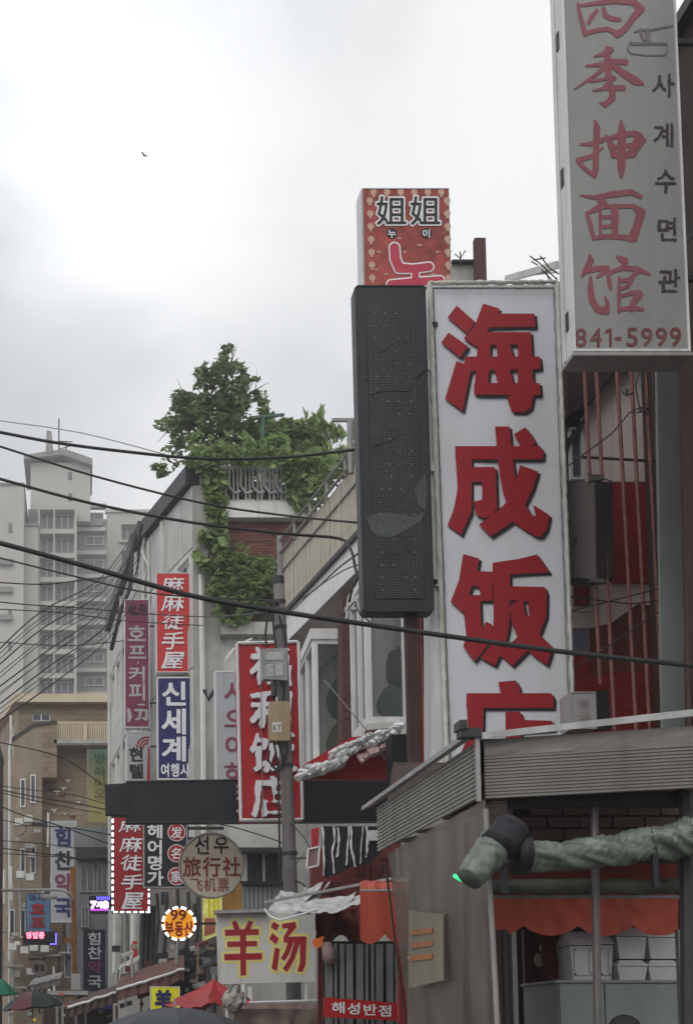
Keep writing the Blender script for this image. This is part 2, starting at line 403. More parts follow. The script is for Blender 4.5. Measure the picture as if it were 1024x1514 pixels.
def window(parent, P, u0, v0, u1, v1, dep, fw, nm=1, fmat=None, gmat=None, rail=False):
    mb = MB(); fmat = fmat or m_white_frame; n0, n1 = dep-.07, dep-.005
    obar(mb, P, u0, v0, u0+fw, v1, n0, n1); obar(mb, P, u1-fw, v0, u1, v1, n0, n1)
    obar(mb, P, u0+fw, v1-fw, u1-fw, v1, n0, n1); obar(mb, P, u0+fw, v0, u1-fw, v0+fw, n0, n1)
    for k in range(1, nm+1):
        c = u0+(u1-u0)*k/(nm+1); obar(mb, P, c-fw/2, v0+fw, c+fw/2, v1-fw, n0+.005, n1-.005)
    if rail: c = v0+(v1-v0)*.4; obar(mb, P, u0+fw, c-fw/2, u1-fw, c+fw/2, n0+.01, n1-.01)
    wd = part('window', mb, fmat, parent)
    part('pane', MB().ngon([P(u0,v0,dep-.02), P(u1,v0,dep-.02), P(u1,v1,dep-.02), P(u0,v1,dep-.02)]), gmat or m_glass, wd)
    return wd
def cable(pts, rpx, label=None, n=6, group=None, mat=None, sub=5, name='overhead_cable'):
    w_ = [W(*p) for p in pts]; out = []
    for i in range(len(w_)-1):
        p0 = w_[max(i-1,0)]; p1 = w_[i]; p2 = w_[i+1]; p3 = w_[min(i+2, len(w_)-1)]
        for k in range(sub):
            t = k/sub; out.append(.5*((2*p1)+(p2-p0)*t+(2*p0-5*p1+4*p2-p3)*t*t+(3*p1-p0-3*p2+p3)*t**3))
    out.append(w_[-1]); dm = sum(p[2] for p in pts)/len(pts)
    single(name, MB().tube(out, rpx*dm/F_PX, n), mat or m_cable, label or 'thin black cable', 'cable', group, smooth=True)
def crumple(P, nu, nv, amp, fr, seed, nrm=(0,0,1)):
    nrm = Vector(nrm)
    def Q(u, v):
        p = Vector(P(u, v)); return p+nrm*amp*(noise.noise(Vector((u*fr, v*fr*.5, seed)))+.5*noise.noise(Vector((u*fr*2.7, v*fr*1.5, seed+9))))
    return MB().grid(Q, nu, nv)
#BODY
# ================================================================== SETTING
setting('ground', MB().box(-400, 400, -60, 700, -.3, -.01), m_paving)
setting('road', MB().box(-2.0, 2.4, -20, 58, -.2, 0), m_asphalt)
setting('pavement', MB().box(2.4, 2.55, -20, 40, -.2, .12).box(2.55, 12, -20, 12, -.2, .12), m_paving)

# ------------------------------------------------------------------ apartment blocks far behind (d = 150, 1 px = 7.5 cm)
def apt():
    d = 150; k = d/F_PX
    o = thing('apartment_building', 'tall pale grey apartment block with a lift tower, glazed balconies and a finned roof', 'building', (W(60, 1040, d).x, d, 0))
    X = lambda x: W(x, 1000, d).x
    Zz = lambda y: W(60, y, d).z
    # left pale wing
    part('wall', MB().box(X(-45), X(36), d-3, d+12, 0, Zz(733)), m_apt, o, 'pale blank wing wall at the left')
    part('coping', MB().box(X(-46), X(37), d-3.2, d+12, Zz(733), Zz(730)), m_apt_dark, o)
    part('wall', MB().box(X(36), X(56), d-1.2, d+12, 0, Zz(784)), m_apt, o)
    part('coping', MB().box(X(35), X(57), d-1.4, d+12, Zz(784), Zz(780)), m_apt_dark, o)
    # balcony block: bays with slabs
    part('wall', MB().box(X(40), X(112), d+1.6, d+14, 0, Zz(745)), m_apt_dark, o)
    fl = [747 + 35.6*i for i in range(9)]
    for i, y in enumerate(fl):
        z1, z0 = Zz(y), Zz(y+7)
        part('balcony_slab', MB().box(X(56), X(113), d-.15, d+1.5, z0, z1), m_apt, o)
        zz0, zz1 = Zz(y+34), Zz(y+8)
        for a, b in ((59, 78.5), (81, 110)):
            P = lambda u, v, n=0, a=a, zz0=zz0: Vector((X(a)+u, d+.55+n, zz0+v))
            window(o, P, 0, 0, X(b)-X(a), zz1-zz0, .5, .14, 2 if a > 70 else 1, m_apt, m_apt_glass)
    part('corner_column', MB().box(X(55.5), X(58.5), d-.2, d+1.6, 0, Zz(744)), m_apt, o)
    part('corner_column', MB().box(X(78.7), X(80.8), d-.2, d+1.6, 0, Zz(745)), m_apt, o)
    part('corner_column', MB().box(X(110), X(113.3), d-.2, d+1.6, 0, Zz(746)), m_apt, o)
    # recessed part
    part('wall', MB().box(X(112), X(160), d+4, d+16, 0, Zz(748)), m_apt_dark, o, 'recessed wall with its shade painted in, between the balconies and the white wing')  # shade of the recess is put into the darker grey
    for i, y in enumerate(fl):
        z = Zz(y+18)
        P = lambda u, v, n=0, z=z: Vector((X(119)+u, d+3.4+n, z+v))
        part('ledge', MB().box(X(113), X(158), d+3.2, d+4.1, z+2.5, z+2.95), m_apt, o)
        window(o, P, .5, 1.0, 2.7, 2.1, .5, .12, 1, m_apt, m_apt_glass)
    for i in range(5):
        y = 905 + 36*i
        part('air_conditioner', MB().box(X(146), X(151), d+3.0, d+4, Zz(y+6), Zz(y)), m_apt, o)
    # lift tower with roof
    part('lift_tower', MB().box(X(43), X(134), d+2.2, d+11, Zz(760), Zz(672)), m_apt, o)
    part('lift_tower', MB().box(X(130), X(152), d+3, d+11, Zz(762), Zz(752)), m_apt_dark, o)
    for x in (62, 76, 97): part('roof_post', MB().box(X(x), X(x+2.5), d+2, d+2.4, Zz(672), Zz(664)), m_apt_dark, o)
    y0 = d+1.2
    part('roof', MB().prism([(X(33), y0, Zz(672)), (X(90), y0, Zz(665)), (X(137), y0, Zz(681)), (X(137), y0, Zz(671)), (X(96), y0, Zz(657)), (X(70), y0, Zz(660)), (X(33), y0, Zz(666))], (0, 9, 0)), m_apt_dark, o)
    part('roof_fin', MB().prism([(X(66), y0-.1, Zz(664)), (X(78), y0-.1, Zz(662)), (X(75), y0-.1, Zz(631)), (X(67.5), y0-.1, Zz(630))], (0, 3, 0)), m_apt_dark, o)
    an = MB().tube([(X(86), y0+1, Zz(662)), (X(86), y0+1, Zz(606))], .09, 5)
    an.tube([(X(97), y0+1, Zz(662)), (X(97), y0+1, Zz(640))], .09, 5).tube([(X(86), y0+1, Zz(640)), (X(107), y0+1, Zz(641))], .07, 5).tube([(X(86), y0+1, Zz(652)), (X(107), y0+1, Zz(646))], .06, 5)
    part('antenna', an, m_dark_metal, o)
    for y in (686, 718):
        part('window', MB().box(X(100), X(106), d+2.15, d+2.3, Zz(y+12), Zz(y)), m_apt_glass, o)
    # cantilevered air conditioner shelves and small windows on the left wing
    for y in (842, 882, 922):
        part('air_conditioner', MB().box(X(0), X(20), d-3.5, d-3.01, Zz(y+8), Zz(y)), m_apt_dark, o)
    for y in (788, 960, 915):
        part('window', MB().box(X(14), X(19), d-3.06, d-3.0, Zz(y+14), Zz(y)), m_apt_glass, o)
apt()
def apt2():
    d = 165
    X = lambda x: W(x, 1000, d).x
    Zz = lambda y: W(60, y, d).z
    o = thing('apartment_building', 'white apartment block half hidden behind the row of vertical shop signs', 'building', (X(190), d, 0))
    holes = []; rows = [775+39*i for i in range(9)]
    x0 = 158; Wd = X(240)-X(x0); H = Zz(758)
    for y in rows: holes.append((X(180)-X(x0), Zz(y+24), X(206)-X(x0), Zz(y)))
    mb, P = facade_mb((X(x0), d, 0), (1,0,0), Wd, H, holes, .8)
    part('wall', mb, m_apt, o); part('roof', MB().box(X(x0), X(240), d+1, d+14, 0, Zz(757)), m_apt_dark, o)
    part('coping', MB().box(X(x0)-.2, X(240), d-.2, d+.6, Zz(758), Zz(754)), m_apt, o)
    for h in holes:
        window(o, P, *h, .8, .14, 2, m_apt, m_apt_glass)
        part('balcony_slab', obar(MB(), P, h[0]-.3, h[1]-.35, h[2]+.3, h[1]-.02, -.35, 0), m_apt, o)
apt2()

# ------------------------------------------------------------------ tan brick house at the end of the street (d = 60, 1 px = 3 cm)
def tan_house():
    d = 60
    X = lambda x: W(x, 1200, d).x
    Zz = lambda y: W(60, y, d).z
    o = thing('brick_house', 'tan brick house closing the street, with cream coping and white balcony rail', 'building', (X(80), d, 0))
    x0, x1 = 26, 172
    H = Zz(1042)
    U = lambda x: X(x)-X(x0)
    holes = [(U(47), Zz(1066), U(74), Zz(1054))]
    for y in (1285, 1400):
        holes += [(U(95), Zz(y+46), U(118), Zz(y))]
    mb, P = facade_mb((X(x0), d, 0), (1,0,0), X(x1)-X(x0), H, holes, .18)
    part('wall', mb, m_tan_brick, o)
    for h in holes: window(o, P, *h, .18, .05, 1, m_white_frame, m_glass)
    # left angled wall
    a, b = Vector((X(-14), d+5.5, 0)), Vector((X(x0), d, 0)); Ld = (b-a).length
    hs = [(Ld*.62, Zz(1110), Ld*.8, Zz(1056)), (Ld*.5, Zz(1200), Ld*.64, Zz(1148)), (Ld*.76, Zz(1190), Ld*.9, Zz(1140)), (Ld*.5, Zz(1300), Ld*.64, Zz(1248)), (Ld*.76, Zz(1300), Ld*.9, Zz(1240)), (Ld*.5, Zz(1400), Ld*.64, Zz(1348)), (Ld*.76, Zz(1400), Ld*.9, Zz(1340))]
    mb, P = facade_mb(a, b-a, Ld, H, hs, .18)
    part('wall', mb, m_tan, o)
    for h in hs: window(o, P, *h, .18, .06, 1, m_white_frame, m_glass)
    # coping
    cp_ = MB().prism([(X(22), d-.5, H), (X(x1), d-.5, H), (X(x1), d+8, H), (X(-18), d+8, H), (X(-18), d+4.7, H)], (0,0,.38))
    part('coping', cp_, m_cream, o)
    # projecting stair volume with a sloped top
    y0 = d-1.1
    def py(x, y, dd=y0): return W(x, y, dd)
    z0 = 0
    vol = MB().prism([py(20, 1535), py(62, 1535), py(62, 1070), py(50, 1072), py(20, 1093)], (0, 1.05, 0))
    part('stair_wall', vol, m_tan, o)
    part('stair_coping', MB().prism([py(18, 1095, y0-.08), py(50, 1074, y0-.08), py(84, 1069, y0-.08), py(84, 1065, y0-.08), py(50, 1069, y0-.08), py(18, 1090, y0-.08)], (0, 1.2, 0)), m_dark_metal, o)
    part('stair_wall', MB().prism([py(62, 1150), py(84, 1150), py(84, 1069), py(62, 1070)], (0, 1.05, 0)), m_tan_brick, o)
    for x, y in ((30, 1152), (45, 1146), (30, 1255), (45, 1250), (14, 1345), (30, 1345)):
        wd = part('window', MB().box(py(x,y).x, py(x+8,y).x, y0-.07, y0-.004, py(x,y+42).z, py(x,y).z), m_white_frame, o)
        part('pane', MB().box(py(x+1.5,y).x, py(x+6.5,y).x, y0-.085, y0-.075, py(x,y+40).z, py(x,y+2).z), m_glass, wd)
    # balcony
    P0 = lambda x, y: py(x, y, y0+.1)
    part('balcony_slab', MB().box(X(80), X(x1), y0, d-.01, Zz(1107), Zz(1102)), m_concrete, o)
    rl = MB().bar(P0(83, 1069), P0(168, 1069), .09).bar(P0(83, 1100), P0(168, 1100), .09)
    part('balcony_rail', rl, m_cream, o)
    x = 85
    bal = None
    while x < 168:
        if bal is None: bal = part('baluster', MB().bar(P0(x, 1100), P0(x, 1070), .055), m_cream, o); bx = P0(x, 1100).x
        else: share(bal, (P0(x,1100).x-bx, 0, 0), o)
        x += 3.2 if x < 122 or x > 128 else 4.5
    part('baluster', MB().bar(P0(126.5, 1102), P0(126.5, 1068), .14), m_cream, o, 'thick middle post of the balcony rail')
    # drain pipe
    part('drain_pipe', MB().tube([P0(16, 1058), P0(17, 1090), P0(14, 1110), P0(14, 1535)], .07), m_dirty_white, o)
    # white plaster birds on the wall
    for i, (x, y, s_) in enumerate(((78,1168,4),(84,1172,4.5),(94,1166,4),(101,1155,3.5),(92,1177,3.5),(116,1187,3),(80,1199,4.5),(96,1204,3),(108,1208,3.5))):
        c = W(x, y, d-.06); q = s_*.03
        part('plaster_bird', MB().prism([c+Vector((-q*1.6,0,q*.5)), c+Vector((-q*.3,0,-q*.2)), c+Vector((0,0,-q)), c+Vector((q*.4,0,-.1*q)), c+Vector((q*1.5,0,q*.7)), c+Vector((0,0,q*.5))][::1], (0,.05,0)), m_dirty_white if i % 4 else m_dkred, o)
tan_house()

# ------------------------------------------------------------------ white building with the vines (corner at x 290, d 36)
C_near, C_mid, C_far = Vector((3.06, 36, 0)), Vector((1.76, 41, 0)), Vector((1.10, 49.5, 0))
CH = EYE+15.6
def vine_building():
    o = thing('vine_covered_building', 'pale grey building with a rooftop tree, vines hanging down its brick front', 'building', (4, 38, 0))
    for a, b, cols in ((C_mid, C_near, 3), (C_far, C_mid, 5)):
        Ld = (b-a).length; hs = []
        for r, (v0, v1) in enumerate(((EYE+11.2, EYE+13.2), (EYE+7.9, EYE+9.9), (EYE+4.6, EYE+6.6), (EYE+1.4, EYE+3.3))):
            for c in range(cols):
                w_ = Ld/cols; hs.append((w_*(c+.2), v0, w_*(c+.8), v1))
        mb, P = facade_mb(a, b-a, Ld, CH-.5, hs, .2)
        part('wall', mb, m_dirty_white, o)
        for h in hs: window(o, P, *h, .2, .06, 1)
        # cladding panels between the window rows
        for r, (v0, v1) in enumerate(((EYE+13.35, CH-.55), (EYE+10.0, EYE+11.1), (EYE+6.7, EYE+7.8), (EYE+3.4, EYE+4.5))):
            np_ = cols*2
            for c in range(np_):
                w_ = Ld/np_; part('cladding_panel', obar(MB(), P, w_*c+.02, v0, w_*(c+1)-.02, v1, -.03, 0), m_panel, o)
        mb2 = MB(); obar(mb2, P, -.05, CH-.5, Ld+.05, CH, -.22, .3); part('eave', mb2, m_dark_metal, o)
        for q in (.0, .5):
            mb3 = MB(); obar(mb3, P, Ld*q+.02, 0.2, Ld*q+.16, CH-.6, -.12, -.035); part('pilaster', mb3, m_dirty_white, o)
    for x_, d_, y_ in ((212,40.1,805),(205,40.9,815),(197,41.9,830),(220,39.6,800)):
        part('pipe', MB().tube([W(x_, y_, d_), W(x_, 1080, d_)], .045, 6), m_dirty_white if x_ != 205 else m_dark_metal, o)
    part('hose', MB().tube([W(214,790,39.9), W(210,815,40.1), W(218,835,39.8), W(213,860,40.0), W(209,900,40.2)], .04, 6), m_dirty_white, o)
    # black eave pipe and downpipe at the break of the facade
    part('downpipe', MB().tube([W(206,772,40.6), W(196,810,40.3), W(192,870,40.2), W(178,905,43), W(165,960,45)], .07), m_dark_metal, o)
    # front wall facing the camera, d = 36
    X = lambda x: W(x, 1000, 36).x
    Zz = lambda y: W(380, y, 36).z
    x1 = X(470)
    part('corner_pier', MB().box(3.07, X(330), 36.0, 36.8, 0, CH-.02), m_concrete, o)
    part('cornice', MB().box(X(330)+.01, x1, 35.7, 37, Zz(771), Zz(748)), m_dirty_white, o)
    part('brick_wall', MB().box(X(330)+.01, x1, 36.02, 36.6, Zz(940), Zz(771)-.01), M('dark mortar', (.085,.07,.062), .9, .2, 4, .3), o)
    bp_ = None; z = Zz(772)-.075; r_ = 0; mbr = [M('brown red brick', (.17,.068,.052), .85, .2, 6, .25), M('dark brown brick', (.11,.05,.042), .85, .2, 6, .3)]; pr_ = {}
    while z > Zz(860):
        x = X(331)-(.12 if r_ % 2 else 0)
        while x < X(438):
            k = random.random() < .3
            if k not in pr_: pr_[k] = (part('brick', MB().box(x+.008, x+.232, 35.995, 36.02, z+.006, z+.068), mbr[k], o), x, z)
            else: share(pr_[k][0], (x-pr_[k][1], random.uniform(-.006,.003), z-pr_[k][2]), o)
            x += .24
        z -= .074; r_ += 1
    hs = [(X(362)-X(330), Zz(1303), X(385)-X(330), Zz(1262)), (X(388)-X(330), Zz(1303), X(414)-X(330), Zz(1262))]
    hs += [(X(345)-X(330), Zz(1120), X(430)-X(330), Zz(1000))]
    mb, P = facade_mb((X(330)+.01, 36.05, 0), (1,0,0), x1-X(330), Zz(940)-.01, hs, .25)
    part('wall', mb, m_panel, o)
    for h in hs: window(o, P, *h, .25, .06, 1, m_dark_metal if h[1] < 8 else m_white_frame)
    part('ledge', MB().box(X(325), X(420), 35.6, 36.04, Zz(944), Zz(926)), m_concrete, o)
    part('awning_sheet', MB().prism([(X(330), 35.4, Zz(1262)), (X(425), 35.4, Zz(1262)), (X(425), 36.04, Zz(1256)), (X(330), 36.04, Zz(1256))], (0,0,.06)), m_dark_metal, o)
    part('awning_sheet', MB().box(X(352), X(417), 35.7, 36.04, Zz(1310), Zz(1305)), m_dark_metal, o)
    cur = None
    for i in range(9):
        x = 352+i*6.5
        if cur is None: cur = part('curtain_strip', MB().box(X(352), X(357), 35.9, 35.96, Zz(1345), Zz(1312)), m_sign_old, o)
        else: share(cur, (X(x)-X(352), 0, 0), o)
    # roof and body
    body = MB().prism([(3.1, 36.1, Zz(750)), (x1, 36.6, Zz(750)), (x1, 49, Zz(750)), (1.15, 49.4, Zz(750)), (1.8, 41, Zz(750))], (0,0,.15))
    part('roof', body, m_concrete, o)
    part('side_wall', MB().box(x1-.3, x1, 36.7, 49, 0, Zz(750)), m_concrete, o)
    # balcony railing on the terrace, ornamental white loops
    zr0, zr1 = Zz(742), Zz(686); y = 36.1
    part('terrace_rail', MB().box(X(328), X(428), y, y+.05, zr0, zr0+.1).box(X(328), X(428), y, y+.05, zr1-.08, zr1).box(X(290), X(520), y+.5, y+.58, Zz(669), Zz(665)), m_alu, o)
    bl = None
    for i in range(17):
        x = 331+i*6
        if i % 3 == 2:
            part('baluster', MB().tube([(X(x), y+.02, zr1), (X(x)-.03, y, zr0+.5), (X(x)+.1, y-.12, zr0+.25), (X(x)+.28, y-.12, zr0+.3)], .035, 5), m_alu, o, 'curled baluster')
        elif bl is None: bl = part('baluster', MB().tube([(X(x), y+.02, zr1), (X(x), y+.02, zr0)], .03, 5), m_alu, o); b0 = X(x)
        else: share(bl, (X(x)-b0, 0, 0), o)
    part('downspout', MB().tube([W(297, 850, 35.8), W(299, 1000, 35.8), W(302, 1330, 35.8)], .08), m_dirty_white, o)
    part('downspout', MB().tube([W(436, 960, 35.5), W(440, 1330, 35.5)], .09), m_dirty_white, o)
    return o
vine_building()
single('terrace_chair', MB().box(-.25,.25,-.25,.25,.42,.46).prism([(-.25,.2,.46),(.25,.2,.46),(.25,.34,1.05),(-.25,.34,1.05)],(0,.04,0)).bar((-.22,-.22,.0),(-.22,-.22,.42),.04).bar((.22,-.22,0),(.22,-.22,.42),.04).bar((-.22,.22,0),(-.22,.22,.42),.04).bar((.22,.22,0),(.22,.22,.42),.04), m_alu, 'white chair left behind the railing of the vine terrace', 'chair').location = W(398, 741, 36.9)

# ------------------------------------------------------------------ foliage
def leaves(n, pos, size, mat_droop=.6, long=1.9, up=0):
    mb = MB()
    for _ in range(n):
        p, s_ = pos()
        s_ *= size
        a = random.uniform(0, 6.28); dr = random.uniform(-1.0, .5)*mat_droop if not up else random.uniform(.8, 3)
        u = Vector((math.cos(a), math.sin(a), dr)).normalized()*s_*long/2
        v = Vector((-math.sin(a), math.cos(a), random.uniform(-.6,.6))).normalized()*s_/2
        n0 = len(mb.v); c = u.cross(v).normalized()*s_*.18
        mb.v += [tuple(p-u), tuple(p-v*.8+c*.4-u*.1), tuple(p+u+c*-.6), tuple(p+v*.8+c*.4-u*.1)]
        mb.f += [(n0, n0+1, n0+2), (n0, n0+2, n0+3)]
    return mb
def blobs(bl, edge=1.0, jag=.35, gap=-.22, gs=1.9):
    """sampler over px-ellipses (x, y, rx, ry, depth, weight)"""
    wts = [b[5] if len(b) > 5 else b[2]*b[3] for b in bl]
    def pos():
        while True:
            b = random.choices(bl, wts)[0]
            r = random.random()**.45; a = random.uniform(0, 6.28); ph = noise.noise(Vector((math.cos(a)*2+b[0], math.sin(a)*2, b[1])))
            r *= 1+jag*ph
            x, y = b[0]+b[2]*r*math.cos(a), b[1]+b[3]*r*math.sin(a)
            dd = b[4]+random.uniform(-1,1)*b[2]*b[4]/F_PX*.8
            p = W(x, y, dd)
            if noise.noise(p*gs) > gap: return p, random.uniform(.6, 1.3)
    return pos
def tree(label, base, top, bl, n, size, mat, limbs, r=.09, group=None, cat='tree', name='tree', gap=-.05, up=0):
    b = W(*base); o = thing(name, label, cat, b, group)
    pts = [b, b.lerp(W(*top), .5)+Vector((.1,0,0)), W(*top)]
    part('trunk', MB().tube(pts, lambda t: r*(1-.75*t), 7), m_bark, o)
    for l in limbs:
        part('limb', MB().tube([W(*q) for q in l], lambda t: r*.22*(1-.8*t), 5), m_bark, o)
    part('crown', leaves(n, blobs(bl, jag=.75, gap=gap, gs=2.3), size, up=up, long=2.6 if up else 1.9), mat, o, kind='stuff')
    return o
T = 37.5
tree('tall leafy tree growing on the roof of the vine covered building', (310, 745, T), (335, 530, T),
     [(318,605,46,60,T),(300,640,56,45,T),(328,562,36,38,T),(272,610,24,30,T),(380,600,18,26,T),(338,525,12,14,T),(300,548,12,13,T),(285,600,25,25,T),(365,580,16,22,T),(352,620,32,40,T),(268,640,14,22,T),(378,572,9,14,T),(265,600,10,10,T),(310,560,20,20,T)],
     4600, .135, m_leaf2, [[(318,650,T),(300,590,T),(285,560,T)],[(322,620,T),(352,600,T),(376,562,T),(388,560,T)],[(320,600,T),(340,540,T),(350,515,T)],[(315,640,T),(270,600,T),(255,590,T)],[(335,535,T),(338,515,T)],[(345,600,T),(378,575,T),(380,545,T)],[(345,600,T),(385,572,T),(398,565,T)],[(318,600,T),(268,575,T),(262,560,T)],[(318,600,T),(262,598,T),(250,590,T)],[(335,560,T),(345,520,T),(352,506,T)],[(335,560,T),(330,515,T),(324,508,T)],[(300,640,T),(245,640,T),(232,655,T)]], .11)
tree('low bright green shrub on the roof terrace beside the tall tree', (400, 745, T), (405, 640, T),
     [(400,650,34,30,T),(385,625,22,18,T),(430,650,30,24,T),(412,628,16,16,T)], 3600, .16, m_leaf, [[(402,680,T),(385,640,T)],[(403,680,T),(430,640,T)]], .06, cat='shrub', name='shrub')
tree('upright spiky shrub at the right end of the vine terrace', (460, 740, T), (462, 640, T),
     [(455,652,20,34,T),(470,648,16,34,T),(486,660,14,30,T),(505,668,14,26,T),(440,665,24,28,T),(522,655,8,30,T),(470,690,50,24,T),(468,632,12,16,T),(448,640,10,16,T),(498,655,10,20,T)], 4600, .12, m_leaf, [[(462,690,T),(480,640,T)],[(462,690,T),(450,630,T)],[(470,700,T),(505,650,T)]], .06, cat='shrub', name='shrub', up=1)
tree('dark foliage mass filling the terrace behind the white railing', (375, 745, T), (378, 700, T), [(350,712,26,32,T),(385,708,28,34,T),(415,712,24,34,T)], 2600, .16, m_leaf2, [[(378,730,T),(400,700,T)]], .05, cat='shrub', name='shrub', gap=-.3)
# green post between the shrubs
single('garden_post', MB().tube([W(387,672,36.6), W(389,616,36.6)], .055).bar(W(376,617,36.6), W(420,613,36.6), .07), M('green painted steel', (.05,.11,.085), .6, .1, 3, .2), 'green T shaped post standing among the rooftop shrubs', 'post')
V = 35.75
def vine():
    o = thing('climbing_vine', 'broad leaved vine trailing over the terrace rail and down the brick wall', 'vine', W(318, 930, V))
    st = [[(305,670,V),(315,760,V),(308,830,V),(340,900,V),(350,925,V)],[(300,670,V),(400,668,V),(470,690,V),(500,720,V)],[(315,790,V),(350,830,V),(410,845,V)],[(452,690,V),(455,760,V)]]
    for s_ in st: part('stem', MB().tube([W(*q) for q in s_], .03, 5), m_bark, o)
    bl = [(330,672,50,16,V),(395,676,48,13,V),(455,700,36,30,V),(452,735,28,22,V),(500,690,24,18,V),(300,680,22,20,V),(316,715,17,28,V),(318,760,15,28,V),(316,795,22,25,V),(312,825,26,22,V),(345,840,36,26,V),(385,850,40,26,V),(340,870,34,26,V),(375,880,30,22,V),(345,905,28,17,V),(350,918,20,10,V),(235,690,10,5,V,60),(242,700,8,6,V,60),(410,655,20,14,V),(290,655,14,14,V)]
    s0 = blobs(bl, jag=.2)
    part('foliage', leaves(5200, s0, .19, .9, 1.3), m_leaf, o, kind='stuff')
    lm = MB()
    lm.v = [(-.5,0,0),(-.2,-.32,.05),(.12,-.42,0),(.5,0,-.12),(.12,.42,0),(-.2,.32,.05),(0,0,.1)]
    lm.f = [(0,1,6),(1,2,6),(2,3,6),(3,4,6),(4,5,6),(5,0,6)]
    me = mesh_of('leaf', lm, m_leaf, (0,0,0))
    s1 = blobs([b for b in bl if len(b) == 5], jag=.1)
    for i in range(260):
        p, k = s1(); p.y = V-.12-random.random()*.3
        l = bpy.data.objects.new('leaf', me); COL.objects.link(l); l.parent = o; l.location = p-ORG[o.name]
        l.rotation_euler = (random.uniform(.5,1.3), random.uniform(-.5,.5), random.uniform(-3.1,3.1)); l.scale = (.3*k, .3*k, .3*k)
vine()
